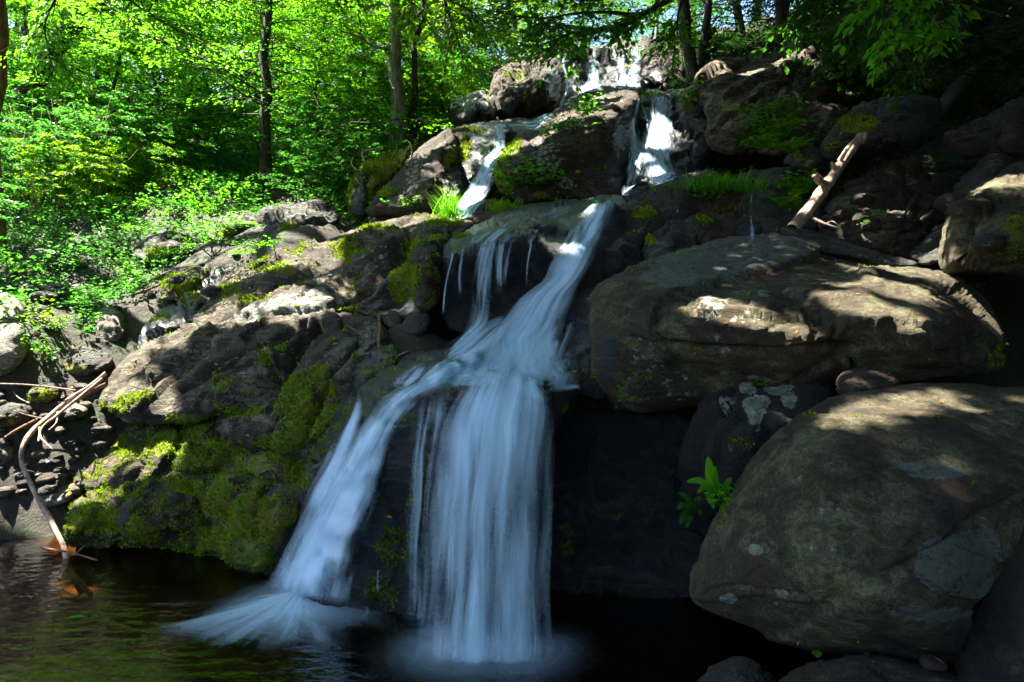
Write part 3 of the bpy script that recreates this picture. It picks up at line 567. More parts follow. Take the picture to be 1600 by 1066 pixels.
rock('middle_ledge', 'broad ridged ledge with a bright sunlit edge above the mossy step', M['ledge'],
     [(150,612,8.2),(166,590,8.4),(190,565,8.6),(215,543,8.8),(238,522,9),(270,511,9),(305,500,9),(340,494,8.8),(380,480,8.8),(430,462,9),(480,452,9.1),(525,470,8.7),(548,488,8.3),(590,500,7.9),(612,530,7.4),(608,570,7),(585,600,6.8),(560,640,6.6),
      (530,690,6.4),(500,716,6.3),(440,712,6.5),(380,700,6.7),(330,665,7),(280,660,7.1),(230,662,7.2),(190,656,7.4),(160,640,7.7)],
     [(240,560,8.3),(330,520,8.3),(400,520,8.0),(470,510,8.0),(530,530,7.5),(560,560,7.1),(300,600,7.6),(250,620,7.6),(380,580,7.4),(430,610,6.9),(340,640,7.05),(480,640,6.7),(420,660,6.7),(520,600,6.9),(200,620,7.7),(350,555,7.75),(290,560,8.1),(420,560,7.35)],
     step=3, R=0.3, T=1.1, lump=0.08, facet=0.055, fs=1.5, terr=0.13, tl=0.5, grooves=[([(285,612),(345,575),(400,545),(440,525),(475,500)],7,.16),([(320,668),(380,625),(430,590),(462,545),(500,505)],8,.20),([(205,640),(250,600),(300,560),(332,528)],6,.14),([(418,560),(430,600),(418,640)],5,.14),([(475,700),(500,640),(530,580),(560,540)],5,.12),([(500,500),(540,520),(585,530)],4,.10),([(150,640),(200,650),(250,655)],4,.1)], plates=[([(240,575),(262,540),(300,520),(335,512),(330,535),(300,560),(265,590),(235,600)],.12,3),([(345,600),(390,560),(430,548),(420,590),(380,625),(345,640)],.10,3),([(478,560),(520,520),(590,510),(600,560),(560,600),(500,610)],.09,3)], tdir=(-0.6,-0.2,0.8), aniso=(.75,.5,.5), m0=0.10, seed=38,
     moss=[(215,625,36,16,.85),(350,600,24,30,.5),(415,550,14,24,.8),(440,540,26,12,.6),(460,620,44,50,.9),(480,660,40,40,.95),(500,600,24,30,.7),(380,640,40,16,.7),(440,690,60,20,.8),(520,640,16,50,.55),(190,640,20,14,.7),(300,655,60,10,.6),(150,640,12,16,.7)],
     wet=[(560,550,50,30,.75),(585,600,30,60,.9),(540,660,30,40,.9)], lichen=[(430,475,70,16,.6),(300,510,60,10,.6),(250,520,40,10,.6),(350,560,60,20,.4)])  # pale blobs near the top edge colour in its sun patch
rock('streamside_wedge', 'dark layered rock edge left of the left fall', M['dark'],
     [(540,560,7.1),(570,540,7.2),(610,540,7.1),(625,560,6.8),(600,600,6.4),(570,640,6.1),(540,690,5.9),(510,740,5.8),(480,800,5.7),(450,860,5.65),(428,905,5.7),(412,890,5.9),(440,810,6),(470,740,6.1),(500,680,6.3),(530,620,6.6)],
     [(520,720,5.9),(560,620,6.4)], step=3, R=0.25, facet=0.10, fs=2, terr=0.05, tl=0.12, m0=0.3, seed=39, w0=0.7, moss=[(480,730,26,50,.5),(520,660,20,30,.4)], mossup=0.0)
rock('mossy_step', 'low step of flat rock thickly padded with moss', M['ledge'],
     [(112,762,7.3),(125,725,7.6),(155,695,7.8),(190,668,8),(235,650,8),(285,650,7.9),(340,660,7.6),(400,686,7.2),(450,704,6.9),(500,712,6.5),(504,750,6.2),(470,776,6.2),(400,770,6.5),(330,760,6.8),(260,762,6.9),(190,766,7)],
     [(230,700,7.2),(330,710,7.0),(420,735,6.5),(170,735,7.2)], step=3, R=0.22, T=0.7, lump=0.10, facet=0.13, fs=1.6, terr=0.08, tl=0.17, tdir=(0.1,-0.1,1), m0=0.42, seed=40,
     moss=[(270,690,70,26,.95),(180,690,36,26,.7),(360,700,50,24,.8),(470,740,30,30,.8),(190,720,40,14,.5),(300,720,60,16,.9)])
rock('mossy_pool_rock', 'lumpy rock shelf hung with moss at the edge of the pool', M['ledge'],
     [(103,826,6.6),(110,795,6.8),(140,770,7),(190,752,7.2),(250,742,7.2),(310,738,7),(360,735,6.8),(400,742,6.6),(450,752,6.3),(485,770,6.0),(475,810,5.9),(450,860,5.9),(430,898,5.95),(390,896,6.1),(340,872,6.3),(290,862,6.35),(240,858,6.4),(180,862,6.4),(130,858,6.5)],
     [(200,775,6.7),(290,790,6.4),(380,790,6.2),(430,820,6.0),(170,815,6.5),(240,830,6.35),(340,830,6.2)], step=3, R=0.2, T=0.8, lump=0.14, facet=0.15, fs=1.9, terr=0.07, tl=0.14, tdir=(0.1,-0.2,1), m0=.45, seed=41,
     moss=[(150,810,46,36,.95),(290,760,40,30,.85),(340,780,44,36,.95),(230,830,40,30,.9),(400,810,50,40,.85),(330,840,60,24,.8),(200,790,30,16,.4)], wet=[(430,850,50,60,.9),(300,870,80,14,.9),(440,770,30,16,.7)])
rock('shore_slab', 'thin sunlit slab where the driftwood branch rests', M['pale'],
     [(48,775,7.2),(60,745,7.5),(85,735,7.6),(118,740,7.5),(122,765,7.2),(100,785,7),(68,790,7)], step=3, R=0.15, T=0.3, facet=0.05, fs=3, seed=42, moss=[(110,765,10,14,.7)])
# loose stones of the left bank ---------------------------------------
for nm, lab, mt, ol, sd_ in LB:
    ol = np.array(ol, float); c = ol.mean(0)
    big = (ol[:, 0].max()-ol[:, 0].min())*c[2]/FPX
    rock(nm, lab, M[mt], ol, [(c[0], c[1], c[2]-0.12*big)], step=2.5 if big < 1 else 3, R=0.32*big, T=0.7*big, Rb=0.4*big, lump=0.07*min(big, 1), facet=0.10*min(big, 1), fs=1.8/min(big, 1)**0.6, fine=0.008, seed=sd_, group=None,
         lichen=[(c[0], c[1], 60, 40, 0.5)] if 'lichen' in nm or nm in ('blocky_boulder', 'flat_boulder', 'bank_stone') else [], moss=[(c[0], c[1]+6, 30, 14, 0.85)] if 'moss' in nm else ([(c[0]-10, c[1]+12, 25, 10, 0.6)] if mt == 'grey' else []), wob=2.0)
# right bank: the two big boulders --------------------------------------
rock('great_flat_boulder', 'great flat topped boulder with sun flecks and a dark undercut front', M['boulder'],
     [(922,540,5.7),(920,500,5.9),(930,466,6.2),(952,444,6.5),(990,422,6.9),(1035,404,7.3),(1085,389,7.7),(1130,378,8),(1185,372,8.2),(1235,362,8.3),(1290,384,8.1),(1340,394,8),(1400,408,7.8),(1455,422,7.6),(1497,438,7.3),
      (1524,462,6.9),(1546,500,6.3),(1566,545,5.8),(1560,578,5.6),(1510,588,5.4),(1450,590,5.2),(1400,592,5.1),(1340,586,5.1),(1290,604,5.15),(1240,632,5.2),(1200,650,5.3),(1140,640,5.4),(1080,632,5.45),(1030,642,5.5),(980,645,5.6),(946,622,5.7),(926,590,5.7)],
     [(985,462,5.9),(1060,470,5.45),(1120,500,5.1),(1180,518,4.95),(1260,527,4.85),(1305,522,4.85),(1308,506,4.95),(1370,508,4.9),(1430,512,4.95),(1500,520,5.2),
      (1060,430,6.4),(1160,420,6.7),(1260,430,6.4),(1360,440,6.2),(1440,460,5.9),(1240,480,5.5),(1380,475,5.45),(1120,455,5.9),
      (1180,528,4.93),(1260,537,4.84),(1180,580,5.15),(1260,580,5.1),(1080,560,5.25),(980,540,5.5),(1380,545,4.95),(1440,550,4.98),(1320,560,5.0),(1100,610,5.45)],
     step=3, R=0.3, T=1.4, lump=0.04, facet=0.05, fs=1.2, terr=0.035, tl=0.22, tdir=(0.12,-0.35,0.93), aniso=(1,.2,-.1), fine=0.010, seed=66,
     plates=[([(1060,400),(1148,376),(1229,372),(1276,382),(1284,394),(1263,408),(1225,424),(1188,434),(1156,440),(1128,442),(1111,450),(1060,462),(1000,478),(940,490),(930,460),(985,425)],.07,2.5),
       ([(1080,476),(1160,464),(1215,470),(1255,498),(1262,527),(1171,521),(1080,508),(1050,494)],.05,2.5),
       ([(1226,458),(1272,484),(1307,504),(1307,522),(1370,508),(1425,510),(1510,524),(1562,545),(1548,482),(1492,440),(1400,428),(1330,440),(1280,452)],.06,2.5),
       ([(1330,424),(1400,418),(1470,428),(1500,450),(1450,470),(1380,462),(1340,446)],.035,2.5),
       ([(1312,556),(1340,540),(1400,534),(1450,545),(1490,562),(1480,580),(1400,588),(1330,584)],.06,3)],
     grooves=[([(1308,508),(1300,540),(1330,560),(1320,590)],5,.07),([(1400,455),(1440,462),(1480,466)],2.5,.02),([(1200,410),(1170,425),(1140,430)],2.5,.03),([(960,520),(1040,540),(1100,545),(1200,548),(1290,545)],6,.05)],
     bare=[[(1000,440),(1060,400),(1148,376),(1229,372),(1280,392),(1225,424),(1156,440),(1060,460)]],
     lichen=[(1110,490,36,20,.7),(1190,475,16,10,.7),(1110,400,60,14,.5),(1000,560,60,50,.45),(1130,540,30,26,.58),(1160,600,60,30,.5),(1060,600,40,30,.5),(1160,505,40,10,.55)],
     wet=[(945,560,24,60,.6)], moss=[(1000,600,50,30,.45),(1200,610,60,20,.4),(1560,560,30,30,.4)], w0=0.0)
rock('wedge_slab', 'long thin slab lying on the back of the great flat boulder', M['grey'],
     [(1222,361,7.9),(1240,356,8),(1298,372,7.8),(1364,390,7.4),(1432,412,7.1),(1405,418,7.0),(1345,402,7.2),(1284,392,7.4),(1250,378,7.6)], step=2.5, R=0.12, T=0.3, facet=0.03, fs=2, seed=67, wob=1)
rock('tucked_slab', 'flat brown slab tucked behind the far corner of the great flat boulder', M['brown'],
     [(1452,432,7.1),(1480,426,7.2),(1525,432,7.1),(1545,442,6.9),(1510,450,6.7),(1460,444,6.8)], step=2.5, R=0.12, T=0.3, facet=0.03, fs=2, seed=68, wob=1)
rock('wedged_stone', 'small brown stone wedged between the two big right boulders', M['brown'],
     [(1308,600,4.6),(1322,582,4.7),(1350,574,4.75),(1382,580,4.7),(1402,592,4.6),(1398,604,4.5),(1365,610,4.4),(1330,614,4.4),(1312,614,4.5)], step=2.5, R=0.12, T=0.35, facet=0.04, fs=3, seed=69)
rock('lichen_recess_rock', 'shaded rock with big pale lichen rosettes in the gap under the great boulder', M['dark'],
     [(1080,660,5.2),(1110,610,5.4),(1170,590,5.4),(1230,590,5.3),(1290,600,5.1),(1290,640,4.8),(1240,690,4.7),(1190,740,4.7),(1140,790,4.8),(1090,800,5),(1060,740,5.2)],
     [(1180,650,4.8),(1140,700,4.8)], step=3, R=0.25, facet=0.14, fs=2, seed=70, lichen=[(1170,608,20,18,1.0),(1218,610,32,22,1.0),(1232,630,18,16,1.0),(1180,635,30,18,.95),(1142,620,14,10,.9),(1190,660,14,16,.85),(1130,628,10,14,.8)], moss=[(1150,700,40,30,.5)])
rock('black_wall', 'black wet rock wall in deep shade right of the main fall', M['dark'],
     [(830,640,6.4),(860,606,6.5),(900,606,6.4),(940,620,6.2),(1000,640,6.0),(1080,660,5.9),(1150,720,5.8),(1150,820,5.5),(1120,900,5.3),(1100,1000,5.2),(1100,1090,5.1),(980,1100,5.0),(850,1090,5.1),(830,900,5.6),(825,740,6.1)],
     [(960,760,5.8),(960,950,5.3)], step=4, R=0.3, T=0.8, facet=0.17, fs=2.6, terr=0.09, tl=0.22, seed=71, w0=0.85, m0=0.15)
rock('foreground_boulder', 'huge smooth foreground boulder with two small pale lichen spots', M['boulder'],
     [(1076,932,3.75),(1084,890,3.75),(1108,832,3.8),(1148,762,3.9),(1190,702,4.0),(1232,660,4.1),(1282,630,4.2),(1340,611,4.25),(1400,602,4.3),(1480,599,4.3),(1560,604,4.3),(1640,614,4.2),(1720,680,4.0),(1720,800,3.6),(1640,900,3.3),
      (1560,960,3.2),(1518,1000,3.15),(1512,1022,3.15),(1460,1024,3.15),(1400,1016,3.2),(1330,1010,3.25),(1240,1000,3.35),(1150,974,3.5),(1098,954,3.65)],
     [(1300,680,3.75),(1450,660,3.8),(1250,760,3.55),(1400,760,3.4),(1560,740,3.45),(1200,860,3.4),(1350,860,3.1),(1480,860,3.05),(1300,950,3.15),(1450,950,3.02),(1160,920,3.45),(1600,820,3.3)],
     step=3, R=0.32, T=1.3, lump=0.06, facet=0.034, fs=1.5, terr=0.022, tl=0.24, tdir=(0.35,-0.25,0.8), aniso=(1,.1,-.35), fine=0.009, seed=72,
     plates=[([(1427,884),(1440,852),(1482,836),(1530,824),(1560,836),(1568,872),(1548,912),(1518,930),(1470,925),(1430,906)],.022,2),
       ([(1240,985),(1330,920),(1420,915),(1496,936),(1512,965),(1520,1040),(1400,1030),(1240,1012),(1150,985)],.035,3),
       ([(1260,650),(1340,618),(1420,640),(1500,650),(1600,650),(1640,760),(1560,770),(1500,800),(1430,790),(1330,760),(1250,740)],.03,6),
       ([(1090,880),(1180,868),(1240,872),(1300,910),(1260,940),(1180,930),(1120,940),(1080,930)],.02,3)],
     grooves=[([(1640,745),(1600,765),(1550,785),(1518,800),(1480,838),(1425,868),(1380,890)],3,.035),([(1520,800),(1535,825)],4,.03),([(1100,926),(1140,914),(1190,916),(1240,925),(1300,938)],3,.02),([(1180,868),(1232,870)],2.5,.012),([(1230,690),(1290,672)],3,.012),([(1310,640),(1350,632)],2.5,.01),([(1560,930),(1530,960),(1516,1000)],8,.08)],
     bare=[[(1427,884),(1440,852),(1482,836),(1530,824),(1560,836),(1568,872),(1548,912),(1518,930),(1470,925),(1430,906)],[(1370,930),(1440,935),(1496,944),(1500,960),(1420,955)],[(1400,735),(1460,725),(1510,745),(1450,760)]],
     lichen=[(1184,861,15,13,1.15),(1140,935,17,13,1.15),(1300,830,80,60,.42),(1220,930,60,30,.46)], moss=[(1135,790,5,40,.6)], wob=2)
rock('corner_boulder', 'dark boulder filling the lower right corner below the huge smooth one', M['brown'],
     [(1500,1010,3.1),(1520,940,3.2),(1545,860,3.3),(1575,790,3.45),(1620,740,3.5),(1720,720,3.4),(1760,900,3.0),(1760,1120,2.7),(1600,1120,2.7),(1500,1080,2.8)],
     [(1620,900,3.0),(1580,1020,2.85)], step=4, R=0.25, T=0.8, facet=0.06, fs=1.6, seed=73, m0=0.12)
rock('low_smooth_rock', 'smooth low rock at the bottom edge with a small dark pit', M['boulder'],
     [(1205,1090,3.0),(1225,1060,3.05),(1260,1042,3.1),(1310,1030,3.15),(1360,1026,3.15),(1420,1034,3.1),(1480,1050,3.0),(1540,1075,2.9),(1560,1120,2.8),(1200,1120,2.9)], [(1350,1060,2.9)], step=3, R=0.2, T=0.5, facet=0.02, fs=2, seed=74)
rock('knobbly_rock', 'small knobbly dark rock at the bottom edge beside the smooth low one', M['grey'],
     [(1100,1090,3.2),(1112,1052,3.3),(1135,1036,3.35),(1160,1032,3.35),(1185,1040,3.3),(1205,1062,3.2),(1215,1100,3.1)], [(1155,1060,3.15)], step=3, R=0.15, T=0.4, facet=0.07, fs=3.5, seed=75)
rock('tiny_wedge_stone', 'tiny tan stone wedged under the lip of the huge smooth boulder', M['brown'],
     [(1436,1030,3.1),(1446,1024,3.1),(1462,1028,3.1),(1478,1040,3.05),(1470,1046,3.0),(1446,1042,3.0)], step=2, R=0.05, T=0.1, facet=0.01, fs=5, seed=76, fine=0.003, wob=1)
# cascade apron --------------------------------------------------------
rock('cascade_rock', 'wet layered rock under the lower cascade with water streaming down both sides', M['dark'],
     [(430,925,5.5),(445,870,5.55),(470,800,5.65),(500,735,5.8),(530,670,6.0),(560,615,6.2),(600,580,6.5),(640,555,6.8),(690,545,7.1),(740,525,7.4),(800,500,7.7),(860,480,7.9),(900,475,7.9),(925,510,7.2),(935,560,6.4),(925,600,5.8),
      (895,620,5.6),(872,660,5.45),(862,740,5.35),(856,850,5.2),(852,1010,5.0),(780,1030,4.8),(680,1015,4.8),(560,990,5.0),(500,960,5.2)],
     [(780,606,5.3),(720,608,5.4),(650,612,5.55),(840,606,5.3),(885,606,5.35),(600,640,5.7),(780,560,6.0),(700,570,6.2),(860,560,6.1),(860,520,6.9),(800,530,6.9),
      (780,640,5.2),(780,760,5.05),(780,900,4.95),(650,660,5.4),(640,760,5.3),(600,860,5.2),(680,880,5.05),(560,740,5.5),(500,860,5.45),(620,950,5.0),(540,900,5.25),(660,800,5.25)],
     step=3, R=0.22, T=1.2, lump=0.07, facet=0.08, fs=2.0, terr=0.10, tl=0.16, tdir=(0.15,0.1,1), m0=0.12, seed=77, w0=0.9, moss=[(620,860,40,50,.55),(650,760,30,50,.45),(600,920,40,30,.5),(640,650,40,14,.4)])
# ------------------------------------------------------------------ surfaces to rest things on
_nv = 0; _vs = []; _fs = []
for _V, _F in ROCKS+[(GV, GF)]:
    _vs.append(_V); _fs.append(_F+_nv); _nv += len(_V)
BVH = BVHTree.FromPolygons(np.vstack(_vs).tolist(), np.vstack(_fs).tolist())
del _vs, _fs
def hitY(px, py, default=1e3):
    d = PX(px, py, 1.0)-np.array([0, 0, CAMZ]); L = np.linalg.norm(d)
    h = BVH.ray_cast(Vector((0, 0, CAMZ)), Vector(d/L), 200)
    return h[0].y if h[0] is not None else default
def hit(px, py):
    d = PX(px, py, 1.0)-np.array([0, 0, CAMZ]); d /= np.linalg.norm(d)
    h = BVH.ray_cast(Vector((0, 0, CAMZ)), Vector(d), 200)
    return (np.array(h[0]), np.array(h[1])) if h[0] is not None else (PX(px, py, 30), np.array([0, 0, 1.]))

# ------------------------------------------------------------------ water
def water_material(name, tint=(0.66, 0.87, 1.0), contrast=1.0, fu=14.0, fv=0.9):
    t = NT(name)
    u, v, e, dn = (t.attr(k) for k in ('su', 'sv', 'edge', 'dens'))
    cx = t.n('CombineXYZ'); t.l(u, cx.inputs[0]); t.l(v, cx.inputs[1])
    a = t.noise(t.mapping(cx.outputs[0], scale=(fu, fv*0.6, 1)), 1.0, 2, 0.45, dim='2D')
    b = t.noise(t.mapping(cx.outputs[0], scale=(fu*4.2, fv*1.6, 1), loc=(5, 3, 0)), 1.0, 3, 0.6, dim='2D')
    c = t.noise(t.mapping(cx.outputs[0], scale=(fu*0.28, fv*0.9, 1), loc=(1, 9, 0)), 1.0, 2, 0.5, dim='2D')
    s = t.math('ADD', t.math('MULTIPLY', a, 0.40), t.math('ADD', t.math('MULTIPLY', b, 0.10), t.math('MULTIPLY', c, 0.5)))
    s = t.sm(s, 0.33, 0.67)
    al = t.math('MULTIPLY_ADD', t.math('SUBTRACT', s, 0.55), 0.95*contrast, dn)
    al = t.math('MULTIPLY', al, t.sm(t.math('ADD', e, t.math('MULTIPLY', t.math('SUBTRACT', s, 0.5), 0.6)), 0.0, 1.0))
    al = t.math('MULTIPLY', al, t.sm(dn, 0.0, 0.25), clamp=True)
    d = t.n('BsdfDiffuse'); d.inputs[0].default_value = (*tint, 1)
    tr = t.n('BsdfTranslucent'); tr.inputs[0].default_value = (*tint, 1)
    g = t.n('BsdfGlossy'); g.inputs[0].default_value = (0.9, 0.95, 1, 1); g.inputs['Roughness'].default_value = 0.35
    m1 = t.n('MixShader'); m1.inputs[0].default_value = 0.35; t.l(d.outputs[0], m1.inputs[1]); t.l(tr.outputs[0], m1.inputs[2])
    m2 = t.n('MixShader'); m2.inputs[0].default_value = 0.06; t.l(m1.outputs[0], m2.inputs[1]); t.l(g.outputs[0], m2.inputs[2])
    bp = t.n('Bump'); bp.inputs['Distance'].default_value = 0.02; bp.inputs['Strength'].default_value = 0.25; t.l(s, bp.inputs['Height'])
    for nd in (d, g): t.l(bp.outputs[0], nd.inputs['Normal'])
    tp_ = t.n('BsdfTransparent')
    m3 = t.n('MixShader'); t.l(al, m3.inputs[0]); t.l(tp_.outputs[0], m3.inputs[1]); t.l(m2.outputs[0], m3.inputs[2])
    t.l(m3.outputs[0], t.out.inputs[0])
    return t.m
M['water'] = water_material('falling_water', contrast=0.85, fu=11.0, fv=0.7)
M['far_water'] = water_material('distant_falling_water', contrast=1.3, fu=26.0, fv=1.6)
M['tumble'] = water_material('tumbling_water', contrast=1.1, fu=5.5, fv=1.5)
M['veil'] = water_material('thin_falling_water', contrast=1.5, fu=16.0, fv=0.6)
M['fine'] = water_material('fine_falling_water', contrast=1.1, fu=5.0, fv=0.6)

def cascade(name, label, rows, mat='water', layers=3, dk=None, off=0.05, gap=0.035, step=4.0, group=None, seed=1, bulge=0.0, top=0.0, end=0.12, smooth=10, soft=0.8):
    """rows: (xl, yl, Yl, xr, yr, Yr, density) from the lip down; the sheet lies in front of the rock it runs over"""
    r = np.array(rows, float); dk = dk or {'far_water': 0.9, 'water': 1.05}.get(mat, 1.0)
    cl = catmull(r, max(3, int(np.hypot(np.diff(r[:, 0]+r[:, 3]), np.diff(r[:, 1]+r[:, 4])).mean()/2/step)), closed=False)
    wmax = np.hypot(cl[:, 3]-cl[:, 0], cl[:, 4]-cl[:, 1]).max()
    nu = max(5, int(wmax/step)+2); nv = len(cl)
    U = np.linspace(0, 1, nu)
    px = cl[:, None, 0]*(1-U)+cl[:, None, 3]*U; py = cl[:, None, 1]*(1-U)+cl[:, None, 4]*U
    Y = cl[:, None, 2]*(1-U)+cl[:, None, 5]*U - bulge*np.sin(np.pi*U)
    H = np.array([hitY(a, b) for a, b in zip(px.ravel(), py.ravel())]).reshape(px.shape)
    Y0 = Y.copy(); Y = np.minimum(Y0, H-off)
    for _ in range(smooth):
        Yp = np.pad(Y, 1, mode='edge')
        Ys = (Yp[:-2, 1:-1]+Yp[2:, 1:-1]+Yp[1:-1, :-2]+Yp[1:-1, 2:]+2*Y)/6
        Y = np.minimum(Ys, H-off*0.6)
    Vs = []; Fs = []; at = {k: [] for k in ('su', 'sv', 'edge', 'dens')}
    ii = np.arange(nv*nu).reshape(nv, nu)
    F0 = np.stack([ii[:-1, :-1], ii[:-1, 1:], ii[1:, 1:], ii[1:, :-1]], -1).reshape(-1, 4)
    for L in range(layers):
        YY = Y-L*gap-0.012*L*noise3(np.stack([px.ravel()/30, py.ravel()/90, np.full(px.size, L+seed*1.0)], -1)).reshape(px.shape)
        P = PXA(px, py, YY)
        w = np.linalg.norm(P[:, -1]-P[:, 0], axis=1)
        mid = P[:, nu//2]; s = np.concatenate([[0], np.cumsum(np.linalg.norm(np.diff(mid, axis=0), axis=1))])
        wm = np.median(w)
        su = (U[None]-0.5)*(0.5*wm+0.5*w[:, None])+seed*7.3+L*3.1
        sv = np.repeat(s[:, None], nu, 1)+L*1.7+seed
        ed = np.minimum(U, 1-U)[None]*2*np.ones((nv, 1))
        ed = np.minimum(1.0, ed*np.maximum(1.0, w[:, None]/soft))
        sv_ = sv; su = su+0.05*noise3(np.stack([su.ravel()*1.5, sv_.ravel()*1.8, np.full(su.size, 3.3)], -1)).reshape(su.shape)
        S = s[-1]
        fade = np.ones(nv)
        if top: fade *= sstep(0, top, s)
        if end: fade *= 1-sstep(S-end, S, s)
        de = cl[:, 6][:, None]*fade[:, None]*np.ones((1, nu))*dk*(0.62+0.38*ed)
        Vs.append(P.reshape(-1, 3)); Fs.append(F0+L*nv*nu)
        for k, a in zip(at, (su, sv, ed, de)): at[k].append(a.ravel())
    o = mesh_np(name, np.vstack(Vs), np.vstack(Fs), M[mat], True, {k: np.concatenate(v) for k, v in at.items()})
    o.visible_shadow = True
    return tag(o, label, 'waterfall' if 'fall' in name or 'cascade' in name else 'water stream', group, 'thing')

cascade('curtain_waterfall', 'broad veil of white water dropping straight down into the pool',
  [(760,575,5.7,835,575,5.7,.5),(735,598,5.4,850,598,5.35,.85),(708,630,5.22,866,626,5.18,.95),(688,680,5.08,870,670,5.05,.75),(676,750,4.95,866,745,4.92,.48),(668,840,4.80,862,840,4.78,.36),(660,940,4.60,860,940,4.58,.30),(650,1020,4.40,866,1022,4.38,.34),(645,1045,4.30,870,1045,4.28,.34)], 'water', 4, bulge=0.12, top=0.25, end=0.12, seed=1)
cascade('side_veil_waterfall', 'thin transparent veil left of the broad curtain of water',
  [(640,612,5.5,720,606,5.4,.12),(640,660,5.35,705,650,5.3,.18),(636,760,5.2,690,760,5.1,.16),(630,880,5.1,680,880,5.0,.14),(620,980,5.0,672,990,4.9,.12)], 'veil', 2, top=0.2, end=0.1, seed=2)
cascade('middle_cascade', 'bright cascade sliding down the steep rock from the shelf to the curtain lip',
  [(918,318,9.4,972,306,9.6,.45),(908,334,9.1,962,326,9.2,.8),(892,358,8.5,950,358,8.6,.9),(878,384,8.0,940,385,8.0,.92),(860,412,7.7,930,410,7.6,.92),(848,438,7.6,914,434,7.5,.95),(812,466,7.5,898,462,7.3,1.0),(782,498,7.2,886,496,7.0,1.0),(756,530,6.7,878,530,6.6,.95),(735,562,6.2,884,562,6.2,.85),(715,592,5.7,895,590,5.8,.72),(700,612,5.45,900,608,5.4,.5)], 'water', 3, seed=3, top=0.3, end=0.35, off=0.07)
cascade('left_arm_waterfall', 'left arm of water curving off the wet apron and fanning into the pool',
  [(776,532,6.7,800,575,6.1,.5),(735,545,6.6,768,592,5.8,.55),(690,562,6.5,728,600,5.75,.6),(655,582,6.3,690,608,5.8,.66),(618,604,6.1,656,628,5.75,.8),(585,632,5.95,628,655,5.7,.92),(560,668,5.8,612,690,5.6,.9),(532,712,5.7,602,730,5.5,.85),(502,756,5.6,592,770,5.45,.85),(474,800,5.55,576,812,5.4,.9),(450,848,5.5,560,858,5.35,.9),(428,890,5.45,550,905,5.3,.9),(405,928,5.3,545,955,5.15,.9)], 'tumble', 3, seed=4, top=0.5, end=0.3, off=0.06)
cascade('edge_strand_waterfall', 'narrow strand joining the left arm of water from the side',
  [(558,612,6.2,570,612,6.1,.2),(548,640,6.0,566,645,5.95,.45),(530,672,5.9,556,682,5.8,.75),(508,715,5.8,540,728,5.7,.6),(485,760,5.7,520,772,5.6,.6),(462,806,5.6,500,820,5.5,.5)], 'water', 2, seed=5, top=0.25, end=0.3, soft=.3)
cascade('apron_stream', 'thin sheet of clear water spreading over the wet apron above the curtain',
  [(790,490,7.4,890,486,7.6,.4),(722,526,7.0,905,520,7.2,.5),(672,548,6.8,905,560,6.5,.55),(632,576,6.5,905,588,6.0,.5),(590,612,6.2,900,606,5.75,.25)], 'veil', 2, seed=6, top=0.4, end=0.1, off=0.03, gap=0.02)
cascade('lip_edge_stream', 'bright ripple of water running sideways along the curtain lip to the dark wall',
  [(852,596,5.5,850,614,5.3,.5),(880,598,5.5,880,613,5.3,.5),(900,600,5.5,902,609,5.4,.5),(912,602,5.55,914,607,5.5,.2)], 'water', 2, seed=7, top=0.15, end=0.1)
cascade('side_spout_waterfall', 'short white spout beside the middle cascade where it meets the dark rock',
  [(866,526,6.5,876,530,6.5,.7),(858,542,6.35,876,545,6.3,.9),(845,556,6.25,872,560,6.2,.8),(832,570,6.1,866,580,6.0,.4)], 'water', 2, seed=8, top=0.05, end=0.2)
cascade('shelf_waterfall', 'widest white strand falling off the overhanging shelf and running on down the apron',
  [(748,374,8.0,778,374,8.0,.25),(746,386,7.62,774,384,7.65,.45),(741,410,7.5,770,410,7.5,.5),(737,445,7.45,767,445,7.45,.45),(734,480,7.4,766,480,7.4,.5),(728,506,7.3,764,503,7.3,.85),(706,530,7.1,748,526,7.1,.8),(684,548,6.9,722,552,6.8,.4)], 'veil', 3, step=2.5, seed=9, top=0.2, end=0.3, soft=.4)
cascade('shelf_waterfall', 'second white strand under the shelf, just right of the widest one',
  [(770,372,8.0,800,372,8.0,.25),(770,384,7.65,800,384,7.65,.38),(771,410,7.5,797,410,7.5,.32),(773,440,7.45,793,440,7.45,.25),(774,475,7.45,792,475,7.45,.12)], 'veil', 3, step=2.5, seed=29, top=0.2, end=0.4, soft=.4)
cascade('shelf_stream', 'run of white water sliding from under the shelf strands toward the cascade',
  [(790,486,7.4,806,496,7.4,.3),(752,500,7.3,785,514,7.3,.5),(722,520,7.1,752,534,7.0,.6),(690,546,6.9,718,560,6.7,.5)], 'veil', 2, step=2.5, seed=28, top=0.2, end=0.3, soft=.5)
for k, (x0, y0, x1, y1, w, dn, wd) in enumerate([(706,398,692,500,4,.26,'leftmost hairline strand falling off the shelf, bowed outward'),(722,392,720,470,6,.16,'faint strand between the hairline one and the white group under the shelf'),(829,380,824,458,4,.26,'single thin strand right of the white group under the shelf'),(838,378,836,430,3,.14,'shortest faint strand nearest the middle cascade under the shelf')]):
    cascade('strand_waterfall', wd, [(x0-w/2,y0-4,7.75,x0+w/2,y0-4,7.75,dn*.6),(x0-w/2,y0+6,7.6,x0+w/2,y0+6,7.6,dn),((x0+x1)/2-w/2-3,(y0+y1)/2,7.5,(x0+x1)/2+w/2-3,(y0+y1)/2,7.5,dn),(x1-w*.6,y1,7.45,x1+w*.6,y1,7.45,dn*.5)], 'fine', 2, step=2, seed=20+k, top=0.03, end=0.15, group='thin strands under the shelf')
